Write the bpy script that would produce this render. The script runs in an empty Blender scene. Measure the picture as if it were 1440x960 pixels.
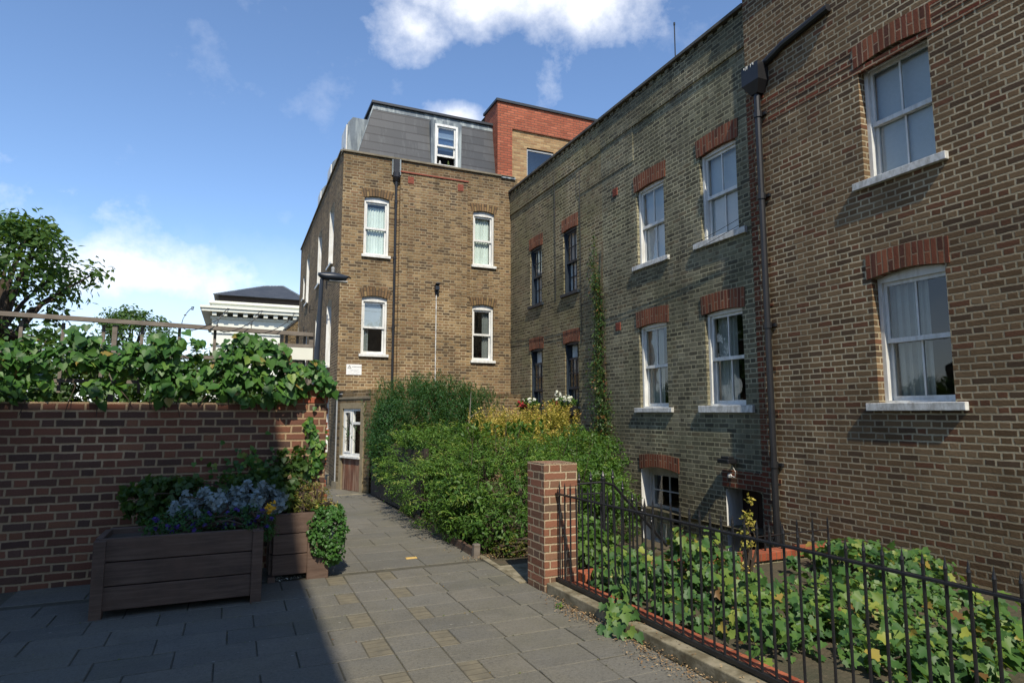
import bpy, math, random
import numpy as np
from mathutils import Vector, Matrix
random.seed(7); RNG = np.random.default_rng(11)
S = bpy.context.scene; COL = S.collection
V = Vector; R = math.radians
ORG = {}                                    # world position of every object's origin

# ------------------------------------------------------------------ materials
class NT:
    def __init__(s, name):
        s.m = bpy.data.materials.new(name); s.m.use_nodes = True
        s.t = s.m.node_tree; s.t.nodes.clear()
        s.out = s.t.nodes.new('ShaderNodeOutputMaterial')
    def n(s, typ, **kw):
        n = s.t.nodes.new(typ)
        for k, v in kw.items(): setattr(n, k, v)
        return n
    def l(s, a, b): s.t.links.new(a, b)
    def inp(s, sock, v):
        if hasattr(v, 'node'): s.l(v, sock)
        else: sock.default_value = v
    def math(s, op, a, b=0.0, c=0.0, clamp=False):
        n = s.n('ShaderNodeMath', operation=op, use_clamp=clamp)
        s.inp(n.inputs[0], a); s.inp(n.inputs[1], b); s.inp(n.inputs[2], c)
        return n.outputs[0]
    def mix(s, f, a, b, mode='MIX'):
        n = s.n('ShaderNodeMix', data_type='RGBA', blend_type=mode)
        s.inp(n.inputs[0], f)
        for k, v in ((6, a), (7, b)):
            if hasattr(v, 'node'): s.l(v, n.inputs[k])
            else: n.inputs[k].default_value = (*v[:3], 1)
        return n.outputs[2]
    def ramp(s, f, stops, interp='LINEAR'):
        n = s.n('ShaderNodeValToRGB'); cr = n.color_ramp; cr.interpolation = interp
        while len(cr.elements) < len(stops): cr.elements.new(0.5)
        for e, (p, c) in zip(cr.elements, stops):
            e.position = p; e.color = (*c[:3], 1) if hasattr(c, '__len__') else (c, c, c, 1)
        s.l(f, n.inputs[0]); return n.outputs[0]
    def noise(s, vec, scale, detail=4, rough=0.55):
        n = s.n('ShaderNodeTexNoise'); n.inputs['Scale'].default_value = scale
        n.inputs['Detail'].default_value = detail; n.inputs['Roughness'].default_value = rough
        s.l(vec, n.inputs['Vector']); return n.outputs[0]
    def pos(s): return s.n('ShaderNodeNewGeometry').outputs['Position']
    def uv(s): return s.n('ShaderNodeUVMap').outputs[0]
    def sep(s, v):
        n = s.n('ShaderNodeSeparateXYZ'); s.l(v, n.inputs[0]); return n.outputs
    def comb(s, x, y, z=0.0):
        n = s.n('ShaderNodeCombineXYZ')
        for i, q in enumerate((x, y, z)): s.inp(n.inputs[i], q)
        return n.outputs[0]
    def scale(s, v, k):
        n = s.n('ShaderNodeVectorMath', operation='MULTIPLY'); s.l(v, n.inputs[0]); n.inputs[1].default_value = k; return n.outputs[0]
    def bump(s, h, strength, dist=0.01, normal=None):
        n = s.n('ShaderNodeBump'); n.inputs['Strength'].default_value = strength
        n.inputs['Distance'].default_value = dist; s.l(h, n.inputs['Height'])
        if normal: s.l(normal, n.inputs['Normal'])
        return n.outputs[0]
    def principled(s, col, rough=0.8, spec=0.4, metal=0.0, normal=None):
        p = s.n('ShaderNodeBsdfPrincipled')
        if hasattr(col, 'node'): s.l(col, p.inputs['Base Color'])
        else: p.inputs['Base Color'].default_value = (*col[:3], 1)
        s.inp(p.inputs['Roughness'], rough); p.inputs['Specular IOR Level'].default_value = spec
        p.inputs['Metallic'].default_value = metal
        if normal: s.l(normal, p.inputs['Normal'])
        s.l(p.outputs[0], s.out.inputs[0]); return p

def plain(name, c, rough=0.6, var=0.25, nscale=6, bump=0.15, spec=0.4, metal=0.0, c2=None, streak=None):
    m = NT(name); p = m.pos()
    n1 = m.noise(p, nscale, 5, 0.6); n2 = m.noise(p, nscale * 9, 3, 0.6)
    d = tuple(x * (1 - var) for x in c) if c2 is None else c2
    f = m.ramp(n1, [(0.35, 0.0), (0.68, 1.0)])
    col = m.mix(f, c, d)
    col = m.mix(m.math('MULTIPLY', n2, 0.35), col, tuple(x * 0.55 for x in c))
    if streak:
        v = m.noise(m.scale(p, streak[0]), 1.0, 4, 0.6)
        col = m.mix(m.ramp(v, [(0.45, 0.0), (0.7, 1.0)]), col, streak[1])
    m.principled(col, rough, spec, metal, m.bump(n2, bump, 0.004) if bump else None)
    return m.m

def brick(name, cols, mortar, bond='flemish', L=0.205, H=0.069, joint=0.016, dirt=(0.03, 0.028, 0.022), dirt_amt=0.45,
          green=None, bump=0.9, rot=False, mvar=0.35, low=None, wob=0.004, pale=None, even=.28, soot=None):
    """cols: list of (position, colour) – the mix of bricks laid in the wall."""
    m = NT(name); uv = m.uv(); p = m.pos()
    so = m.sep(uv); u, v = (so[1], so[0]) if rot else (so[0], so[1])
    wn = m.n('ShaderNodeTexNoise'); wn.inputs['Scale'].default_value = 9; m.l(uv, wn.inputs['Vector'])
    ws = m.sep(wn.outputs['Color'])
    u = m.math('ADD', u, m.math('MULTIPLY', m.math('SUBTRACT', ws[0], 0.5), wob * 4))
    v = m.math('ADD', v, m.math('MULTIPLY', m.math('SUBTRACT', ws[1], 0.5), wob * 3))
    row = m.math('FLOOR', m.math('DIVIDE', v, H))
    fv = m.math('MULTIPLY', m.math('FRACT', m.math('DIVIDE', v, H)), H)
    odd = m.math('FRACT', m.math('MULTIPLY', row, 0.5))            # 0 or .5
    if bond == 'flemish': per, cut = L * 1.5, L
    else: per, cut = L, None
    uu = m.math('ADD', m.math('DIVIDE', u, per), odd)
    cell = m.math('FLOOR', uu); fu = m.math('MULTIPLY', m.math('FRACT', uu), per)
    if cut:
        hd = m.math('GREATER_THAN', fu, cut)
        fu2 = m.math('SUBTRACT', fu, m.math('MULTIPLY', hd, cut))
        wid = m.math('SUBTRACT', cut, m.math('MULTIPLY', hd, cut - (per - cut)))
        cid = m.math('ADD', m.math('MULTIPLY', cell, 2.0), hd)
    else: fu2, wid, cid = fu, per, cell
    eu = m.math('MINIMUM', fu2, m.math('SUBTRACT', wid, fu2))
    ev = m.math('MINIMUM', fv, m.math('SUBTRACT', H, fv))
    edge = m.math('MINIMUM', eu, ev)
    fn = m.noise(uv, 48, 2, 0.65)
    edge = m.math('ADD', edge, m.math('MULTIPLY', m.math('SUBTRACT', fn, 0.5), 0.006))
    face = m.ramp(m.math('DIVIDE', edge, joint), [(0.38, 0.0), (0.62, 1.0)])   # 1 on a brick
    wn2 = m.n('ShaderNodeTexWhiteNoise', noise_dimensions='2D'); m.l(m.comb(cid, row), wn2.inputs['Vector'])
    rnd = wn2.outputs['Value']; rs = m.sep(wn2.outputs['Color'])
    bc = m.ramp(rnd, cols, 'CONSTANT')
    bnd = [c_[0] for c_ in cols] + [1.0]; mean = tuple(sum(c_[1][i] * (bnd[k + 1] - bnd[k]) for k, c_ in enumerate(cols)) for i in range(3))
    bc = m.mix(even, bc, mean)
    bc = m.mix(m.math('MULTIPLY', rs[1], 0.45), bc, m.mix(1.0, bc, (0.45, 0.43, 0.4), 'MULTIPLY'))
    bc = m.mix(m.math('MULTIPLY', fn, 0.5), bc, m.mix(1.0, bc, (0.55, 0.53, 0.5), 'MULTIPLY'))
    mn = m.noise(uv, 3.1, 4, 0.6)
    mc = m.mix(m.math('MULTIPLY', mn, mvar * 2), mortar, tuple(x * 0.35 for x in mortar))
    rep = m.ramp(m.noise(p, .55, 3, .55), [(0.56, 0.0), (0.60, .55)])
    mc = m.mix(rep, mc, tuple(min(1, x * 1.35) for x in mortar)); bc = m.mix(m.math('MULTIPLY', rep, .35), bc, m.mix(1.0, bc, (1.3, 1.22, 1.1), 'MULTIPLY'))
    col = m.mix(face, mc, bc)
    big = m.noise(p, 0.75, 4, 0.65)
    mid = m.noise(m.scale(p, (3.6, 3.6, 0.55)), 1.0, 3, 0.65)
    dk = m.mix(.25, m.mix(1.0, col, (.42, .42, .40), 'MULTIPLY'), dirt)
    col = m.mix(m.math('MULTIPLY', m.ramp(big, [(0.42, 0.0), (0.70, 1.0)]), dirt_amt), col, dk)
    col = m.mix(m.math('MULTIPLY', m.ramp(mid, [(0.50, 0.0), (0.75, 1.0)]), dirt_amt), col, dk)
    if green: col = m.mix(m.math('MULTIPLY', m.ramp(m.noise(p, 1.3, 5, 0.6), [(0.4, 0.0), (0.65, 1.0)]), green[1]), col, m.mix(1.0, col, green[0], 'MULTIPLY'))
    if pale: col = m.mix(m.math('MULTIPLY', m.ramp(m.noise(p, 1.9, 4, 0.7), [(0.58, 0.0), (0.78, 1.0)]), pale[1]), col, pale[0])
    if soot:                                                      # soot washed down from the coping
        zt = m.sep(p)[2]; f_ = m.ramp(m.math('ADD', m.math('DIVIDE', zt, 10.0), m.math('MULTIPLY', m.math('SUBTRACT', mid, .5), .12)), [(soot - .09, 0.0), (soot, .75)])
        col = m.mix(f_, col, m.mix(1.0, col, (.50, .49, .46), 'MULTIPLY'))
    if low:                                                       # damp at the foot of the wall
        z = m.sep(p)[2]; col = m.mix(m.math('MULTIPLY', m.ramp(m.math('ADD', z, m.math('MULTIPLY', mid, 1.5)), [(0.7, 1.0), (1.0, 0.0)]), low[1]), col, low[0])
    h = m.math('ADD', m.math('ADD', m.math('MULTIPLY', face, 1.0), m.math('MULTIPLY', fn, 0.5)), m.math('MULTIPLY', rs[2], 0.6))
    m.principled(col, 0.9, 0.2, 0.0, m.bump(h, bump, 0.008))
    return m.m

def leafmat(name, stops, rough=0.5, trans=0.3, spec=0.35):
    m = NT(name); a = m.n('ShaderNodeAttribute', attribute_name='rnd')
    col = m.ramp(a.outputs['Fac'], stops)
    p = m.n('ShaderNodeBsdfPrincipled'); m.l(col, p.inputs['Base Color'])
    p.inputs['Roughness'].default_value = rough; p.inputs['Specular IOR Level'].default_value = spec
    t = m.n('ShaderNodeBsdfTranslucent'); m.l(m.mix(0.5, col, (0.25, 0.4, 0.02), 'MIX'), t.inputs[0])
    x = m.n('ShaderNodeMixShader'); x.inputs[0].default_value = trans
    m.l(p.outputs[0], x.inputs[1]); m.l(t.outputs[0], x.inputs[2]); m.l(x.outputs[0], m.out.inputs[0])
    return m.m

def glassmat(name, tint=(0.9, 0.95, 0.93), boost=1.6):
    m = NT(name); f = m.n('ShaderNodeLayerWeight'); f.inputs[0].default_value = .5; fr = m.math('ADD', m.math('MULTIPLY', m.math('POWER', f.outputs['Facing'], 4.0), .9), .05)
    nz = m.noise(m.pos(), 1.7, 2, 0.5)
    b = m.bump(nz, 0.22, 0.02)
    g = m.n('ShaderNodeBsdfGlossy'); g.inputs['Roughness'].default_value = 0.02; m.l(b, g.inputs['Normal'])
    t = m.n('ShaderNodeBsdfTransparent'); t.inputs[0].default_value = (*tint, 1)
    x = m.n('ShaderNodeMixShader'); m.l(m.math('MULTIPLY', fr, boost, clamp=True), x.inputs[0])
    m.l(t.outputs[0], x.inputs[1]); m.l(g.outputs[0], x.inputs[2]); m.l(x.outputs[0], m.out.inputs[0])
    return m.m

M = {}
M['stock'] = brick('yellow_stock_brick', [(0, (.30, .20, .10)), (.22, (.235, .15, .078)), (.42, (.36, .255, .135)), (.58, (.155, .096, .052)), (.72, (.10, .068, .043)), (.84, (.25, .15, .085)), (.93, (.065, .05, .04))],
                   (.37, .30, .19), dirt=(.06, .045, .03), dirt_amt=.42, joint=.018, pale=((.42, .32, .19), .35), soot=.80)
M['stock_dark'] = brick('sooty_stock_brick', [(0, (.20, .14, .07)), (.3, (.14, .10, .05)), (.55, (.24, .17, .09)), (.75, (.08, .06, .035)), (.9, (.05, .04, .03))],
                        (.24, .19, .12), dirt=(.035, .03, .02), dirt_amt=.5, low=((.03, .035, .02), .6))
M['stock_green'] = brick('mossy_grey_stock_brick', [(0, (.235, .222, .150)), (.2, (.19, .178, .122)), (.40, (.29, .272, .190)), (.56, (.15, .140, .10)), (.74, (.108, .098, .07)), (.85, (.21, .17, .11)), (.94, (.072, .067, .052))],
                         (.42, .385, .26), dirt=(.06, .058, .046), dirt_amt=.6, green=((.82, .86, .78), .7), pale=((.38, .39, .34), .25), bump=1.0, joint=.018, soot=.76)
M['stock_warm'] = brick('warm_grey_stock_brick', [(0, (.26, .22, .13)), (.22, (.195, .163, .097)), (.42, (.31, .27, .165)), (.60, (.14, .115, .073)), (.78, (.09, .074, .052)), (.9, (.23, .165, .10))],
                        (.40, .35, .235), dirt=(.07, .062, .044), dirt_amt=.45, green=((.75, .82, .66), .6), bump=1.0, joint=.018)
M['stock_brown'] = brick('brown_stock_brick', [(0, (.20, .13, .07)), (.3, (.15, .095, .05)), (.55, (.25, .17, .095)), (.75, (.09, .06, .04)), (.88, (.17, .07, .04))],
                         (.40, .34, .23), dirt=(.04, .03, .022), dirt_amt=.35, joint=.018)
M['red_quoin'] = brick('red_dressing_brick', [(0, (.20, .055, .03)), (.35, (.25, .075, .04)), (.6, (.12, .05, .03)), (.85, (.07, .045, .03))], (.30, .23, .15), dirt_amt=.3)
M['red_arch'] = brick('red_rubber_brick_arch', [(0, (.25, .085, .048)), (.3, (.31, .115, .062)), (.55, (.19, .065, .04)), (.8, (.13, .055, .038))], (.30, .20, .13), bond='stretcher', L=.30, H=.066, joint=.016, rot=True, dirt=(.05, .03, .022), dirt_amt=.5, wob=.004, even=.1)
M['stock_arch'] = brick('stock_brick_arch', [(0, (.30, .21, .10)), (.3, (.24, .15, .075)), (.6, (.19, .12, .065)), (.85, (.12, .08, .05))], (.09, .07, .05), bond='stretcher', L=.30, H=.066, joint=.014, rot=True, dirt_amt=.3, wob=.002)
M['orange'] = brick('orange_brick', [(0, (.42, .125, .07)), (.3, (.37, .105, .06)), (.6, (.46, .15, .085)), (.85, (.33, .095, .055))], (.17, .085, .06), bond='stretcher', dirt_amt=.12, joint=.017, bump=.6, mvar=.2)
M['buff'] = brick('buff_brick', [(0, (.42, .29, .15)), (.3, (.36, .22, .11)), (.55, (.48, .34, .18)), (.8, (.30, .17, .09))], (.30, .23, .14), bond='stretcher', dirt_amt=.1, joint=.013, bump=.6, mvar=.2)
M['red_wall'] = brick('purple_red_wall_brick', [(0, (.20, .085, .055)), (.25, (.155, .072, .05)), (.45, (.24, .10, .06)), (.6, (.115, .068, .052)), (.78, (.085, .058, .048)), (.92, (.27, .125, .07))],
                      (.42, .30, .18), L=.225, H=.077, joint=.019, dirt=(.05, .035, .028), dirt_amt=.3)
M['red_cap'] = brick('orange_red_cap_brick', [(0, (.40, .12, .06)), (.4, (.33, .09, .05)), (.75, (.46, .16, .09))], (.32, .22, .15), L=.225, H=.077, dirt_amt=.15)
M['pillar'] = brick('red_pillar_brick', [(0, (.235, .105, .066)), (.22, (.175, .095, .062)), (.42, (.29, .125, .078)), (.62, (.15, .10, .066)), (.82, (.25, .145, .092)), (.94, (.11, .08, .06))],
                    (.40, .32, .215), L=.225, H=.0706, joint=.014, dirt=(.07, .05, .035), dirt_amt=.35, bump=1.0)
M['edging'] = brick('red_edging_brick', [(0, (.36, .09, .045)), (.4, (.29, .075, .04)), (.75, (.42, .13, .065))], (.28, .15, .09), bond='stretcher', L=.24, H=.072, rot=True, joint=.010, dirt=(.08, .05, .03), dirt_amt=.35)
M['white'] = plain('white_gloss_paint', (.74, .75, .73), .45, .08, 5, .06, c2=(.60, .61, .58), streak=((14, 14, 2.5), (.50, .49, .45)))
M['oldwhite'] = plain('weathered_white_paint', (.70, .71, .69), .6, .2, 9, .4, c2=(.45, .45, .42), streak=((20, 20, 8), (.30, .29, .26)))
M['navy'] = plain('dark_navy_paint', (.028, .040, .055), .4, .3, 6, .05)
M['black'] = plain('black_iron_paint', (.014, .014, .016), .38, .3, 30, .25, spec=.5)
M['blackpvc'] = plain('black_pipe_paint', (.02, .02, .022), .4, .3, 8, .08)
M['lamp'] = plain('dark_blue_grey_lamp_paint', (.025, .033, .047), .38, .2, 8, .05)
M['slate'] = None
M['lead'] = plain('weathered_lead_flashing', (.12, .15, .175), .6, .3, 3, .2, c2=(.075, .095, .115), streak=((9, 9, 1.5), (.30, .34, .34)))
M['darktrim'] = plain('dark_metal_trim', (.03, .035, .042), .5, .2, 5, .05)
M['stone'] = plain('weathered_coping_stone', (.21, .18, .125), .9, .4, 5, .5, c2=(.11, .095, .065))
M['darkstone'] = plain('sooty_coping_stone', (.12, .112, .092), .9, .4, 5, .5, c2=(.04, .038, .034))
M['concrete'] = plain('mossy_concrete', (.27, .235, .165), .92, .4, 6, .6, c2=(.13, .125, .07), streak=((6, 6, 6), (.09, .07, .04)))
M['cframe'] = plain('ochre_concrete_frame', (.26, .21, .13), .9, .25, 7, .4, c2=(.17, .145, .09))
M['curtain'] = plain('pale_net_curtain', (.74, .80, .77), .9, .1, 3, 0)
M['blind'] = plain('grey_blind', (.48, .50, .53), .9, .06, 3, 0)
M['greycurt'] = plain('grey_curtain', (.34, .345, .33), .9, .2, 3, 0)
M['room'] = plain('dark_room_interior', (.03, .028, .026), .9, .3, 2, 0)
M['glass'] = glassmat('window_glass')
M['glass_mirror'] = glassmat('reflective_window_glass', (.8, .86, .86), 3.2)
M['glass_blue'] = glassmat('bluish_window_glass', (.55, .65, .75), 2.6)
M['wood'] = plain('dark_brown_stained_timber', (.105, .064, .044), .7, .4, 4, .5, c2=(.06, .038, .028), streak=((3, 3, 40), (.12, .08, .058)))
M['redwood'] = plain('weathered_red_brown_boards', (.16, .062, .032), .75, .4, 5, .4, c2=(.09, .042, .026), streak=((14, 14, 1.2), (.27, .2, .14)))
M['fencewood'] = plain('dark_creosoted_boards', (.035, .026, .02), .8, .4, 5, .4)
M['greywood'] = plain('silvered_timber', (.22, .19, .16), .85, .4, 7, .4, streak=((4, 4, 30), (.12, .10, .08)))
M['stucco'] = plain('cream_white_stucco', (.72, .73, .64), .8, .08, .8, .1)
M['greypipe'] = plain('grey_plastic_pipe', (.34, .35, .35), .5, .2, 6, .05)
M['bark'] = plain('brown_bark', (.07, .05, .035), .9, .4, 12, .6)
M['soil'] = plain('dry_soil', (.075, .055, .038), .95, .4, 8, .9, c2=(.04, .03, .02))
M['signwhite'] = plain('white_sign_plastic', (.80, .80, .78), .4, .04, 5, 0)
M['signink'] = plain('dark_grey_sign_ink', (.10, .11, .11), .5, .1, 5, 0)
M['greyink'] = plain('pale_grey_sign_ink', (.42, .45, .45), .5, .1, 5, 0)
M['yellow'] = plain('yellow_marker_paint', (.62, .42, .13), .6, .2, 20, .1)
M['terracotta'] = plain('terracotta_vent', (.26, .07, .04), .8, .3, 14, .3)
M['door'] = plain('dark_red_brown_door_paint', (.04, .017, .012), .5, .3, 5, .1)
M['chrome'] = plain('polished_metal', (.6, .6, .6), .2, .1, 5, 0, metal=1.0)
M['jsand'] = plain('dark_jointing_sand', (.085, .078, .055), .95, .35, 12, .4)
M['tan'] = plain('worn_tan_joint', (.19, .155, .10), .95, .3, 12, .4)
M['petalW'] = leafmat('white_petals', [(0, (.75, .76, .70)), (1, (.6, .62, .5))], .6, .3)
M['petalR'] = leafmat('crimson_petals', [(0, (.35, .02, .03)), (1, (.22, .02, .03))], .6, .2)
M['petalY'] = leafmat('yellow_petals', [(0, (.75, .45, .02)), (1, (.7, .35, .02))], .6, .2)
M['petalP'] = leafmat('violet_petals', [(0, (.07, .03, .24)), (1, (.035, .02, .13))], .6, .2)
M['L_hedge'] = leafmat('bright_hedge_leaves', [(0, (.022, .062, .012)), (.3, (.042, .108, .016)), (.62, (.082, .168, .022)), (.88, (.14, .225, .032)), (1, (.23, .26, .06))], .5, .22)
M['L_dark'] = leafmat('dark_feathery_leaves', [(0, (.015, .058, .018)), (.5, (.026, .090, .025)), (.9, (.045, .125, .032)), (1, (.09, .10, .035))])
M['L_yellow'] = leafmat('variegated_yellow_leaves', [(0, (.09, .15, .025)), (.28, (.22, .24, .04)), (.58, (.42, .34, .065)), (.9, (.55, .44, .12)), (1, (.38, .20, .06))])
M['L_mid'] = leafmat('mid_green_leaves', [(0, (.03, .08, .015)), (.5, (.05, .115, .018)), (.85, (.09, .165, .025)), (1, (.16, .22, .04))])
M['L_creep'] = leafmat('climber_leaves', [(0, (.022, .055, .014)), (.5, (.04, .085, .018)), (.82, (.065, .115, .022)), (.93, (.14, .09, .025)), (1, (.17, .06, .02))])
M['L_ivy'] = leafmat('glossy_ivy_leaves', [(0, (.025, .075, .018)), (.5, (.045, .12, .022)), (.85, (.08, .175, .03)), (.97, (.15, .23, .04)), (1, (.22, .17, .04))], .45, .22, .3)
M['L_vine'] = leafmat('broad_vine_leaves', [(0, (.020, .058, .02)), (.3, (.035, .095, .026)), (.6, (.065, .14, .03)), (.82, (.13, .20, .035)), (.93, (.23, .26, .045)), (.975, (.30, .24, .05)), (1, (.16, .085, .03))], .5, .28)
M['L_silver'] = leafmat('silver_felted_leaves', [(0, (.13, .17, .18)), (.6, (.20, .255, .265)), (1, (.29, .34, .34))], .8, .1)
M['L_olive'] = leafmat('olive_bronze_leaves', [(0, (.06, .09, .015)), (.5, (.13, .14, .025)), (.85, (.22, .15, .03)), (1, (.24, .10, .03))])
M['L_dry'] = leafmat('dry_brown_litter', [(0, (.14, .08, .035)), (.6, (.24, .15, .07)), (1, (.34, .26, .15))], .8, .05)
M['L_tree'] = leafmat('tree_leaves', [(0, (.03, .07, .015)), (.6, (.05, .11, .02)), (1, (.09, .15, .03))])

def slate():
    m = NT('dark_roof_slates'); uv = m.uv(); so = m.sep(uv)
    Hh, Ll = .225, .62
    row = m.math('FLOOR', m.math('DIVIDE', so[1], Hh)); fv = m.math('FRACT', m.math('DIVIDE', so[1], Hh))
    uu = m.math('ADD', m.math('DIVIDE', so[0], Ll), m.math('FRACT', m.math('MULTIPLY', row, .5)))
    cid = m.math('FLOOR', uu); fu = m.math('FRACT', uu)
    w = m.n('ShaderNodeTexWhiteNoise', noise_dimensions='2D'); m.l(m.comb(cid, row), w.inputs['Vector'])
    col = m.ramp(w.outputs['Value'], [(0, (.032, .036, .042)), (.5, (.041, .045, .051)), (1, (.054, .058, .064))])
    st = m.noise(m.scale(m.pos(), (7, 7, .9)), 1.0, 4, .6)
    col = m.mix(m.ramp(st, [(.55, 0.0), (.8, .6)]), col, (.10, .11, .115))
    line = m.math('MAXIMUM', m.math('LESS_THAN', fv, .12), m.math('MULTIPLY', m.math('LESS_THAN', fu, .012), .3))
    col = m.mix(line, col, (.022, .023, .026))
    m.principled(col, .55, .4, 0, m.bump(m.math('SUBTRACT', m.math('ADD', fv, w.outputs['Value']), m.math('MULTIPLY', line, 1.5)), .5, .006))
    return m.m
M['slate'] = slate()

def paving():
    m = NT('grey_concrete_paving_slabs'); a = m.n('ShaderNodeAttribute', attribute_name='rnd'); p = m.pos()
    col = m.ramp(a.outputs['Fac'], [(0, (.112, .108, .092)), (.3, (.134, .128, .108)), (.55, (.096, .095, .084)), (.8, (.146, .136, .112)), (1, (.118, .114, .098))])
    col = m.mix(m.ramp(m.noise(p, 1.1, 6, .65), [(.4, 0.0), (.7, .55)]), col, (.135, .118, .076))
    col = m.mix(m.ramp(m.noise(p, 2.6, 6, .7), [(.48, 0.0), (.72, .6)]), col, (.078, .075, .062))
    col = m.mix(m.ramp(m.noise(m.scale(p, (1, 1, 1)), .55, 4, .7), [(.5, 0.0), (.7, .35)]), col, (.085, .088, .058))
    col = m.mix(m.ramp(m.noise(p, 130, 2, .6), [(.45, 0.0), (.75, .4)]), col, (.21, .20, .175))
    col = m.mix(m.ramp(m.noise(p, 42, 4, .7), [(.48, 0.0), (.7, .5)]), col, (.06, .058, .05))
    col = m.mix(m.ramp(m.noise(m.scale(p, (1.5, 6, 1)), 1.6, 6, .75), [(.56, 0.0), (.66, .45)]), col, (.17, .155, .12))
    v = m.n('ShaderNodeTexVoronoi'); v.inputs['Scale'].default_value = 5; m.l(p, v.inputs['Vector'])
    col = m.mix(m.math('MULTIPLY', m.math('LESS_THAN', v.outputs['Distance'], .05), .45), col, (.30, .29, .26))
    v2 = m.n('ShaderNodeTexVoronoi'); v2.inputs['Scale'].default_value = 9.3; m.l(p, v2.inputs['Vector'])
    col = m.mix(m.math('MULTIPLY', m.math('LESS_THAN', v2.outputs['Distance'], .06), .6), col, (.045, .043, .04))
    m.principled(col, .88, .25, 0, m.bump(m.math('ADD', m.noise(p, 60, 3, .6), m.noise(p, 7, 4, .6)), .7, .006))
    return m.m
M['paving'] = paving()
def ribbed():
    m = NT('tan_ribbed_paver'); p = m.pos(); y = m.sep(p)[1]
    f = m.math('FRACT', m.math('MULTIPLY', y, 13.0))
    col = m.mix(m.ramp(m.noise(p, 9, 5, .6), [(.35, 0.0), (.7, 1.0)]), (.165, .145, .10), (.11, .10, .074))
    col = m.mix(m.math('MULTIPLY', m.math('LESS_THAN', f, .12), .5), col, (.06, .05, .035))
    m.principled(col, .9, .2, 0, m.bump(m.math('ADD', m.noise(p, 70, 3, .6), m.math('GREATER_THAN', f, .12)), .4, .003)); return m.m
M['ribbed'] = ribbed()
def groundmat():
    m = NT('ground_earth'); p = m.pos()
    col = m.mix(m.ramp(m.noise(p, 2.2, 6, .65), [(.4, 0.0), (.65, 1.0)]), (.085, .068, .045), (.055, .055, .035))
    col = m.mix(m.ramp(m.noise(p, 30, 4, .7), [(.5, 0.0), (.8, .6)]), col, (.15, .12, .08))
    m.principled(col, .95, .2, 0, m.bump(m.noise(p, 22, 5, .7), .9, .02)); return m.m
M['ground'] = groundmat()

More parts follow.
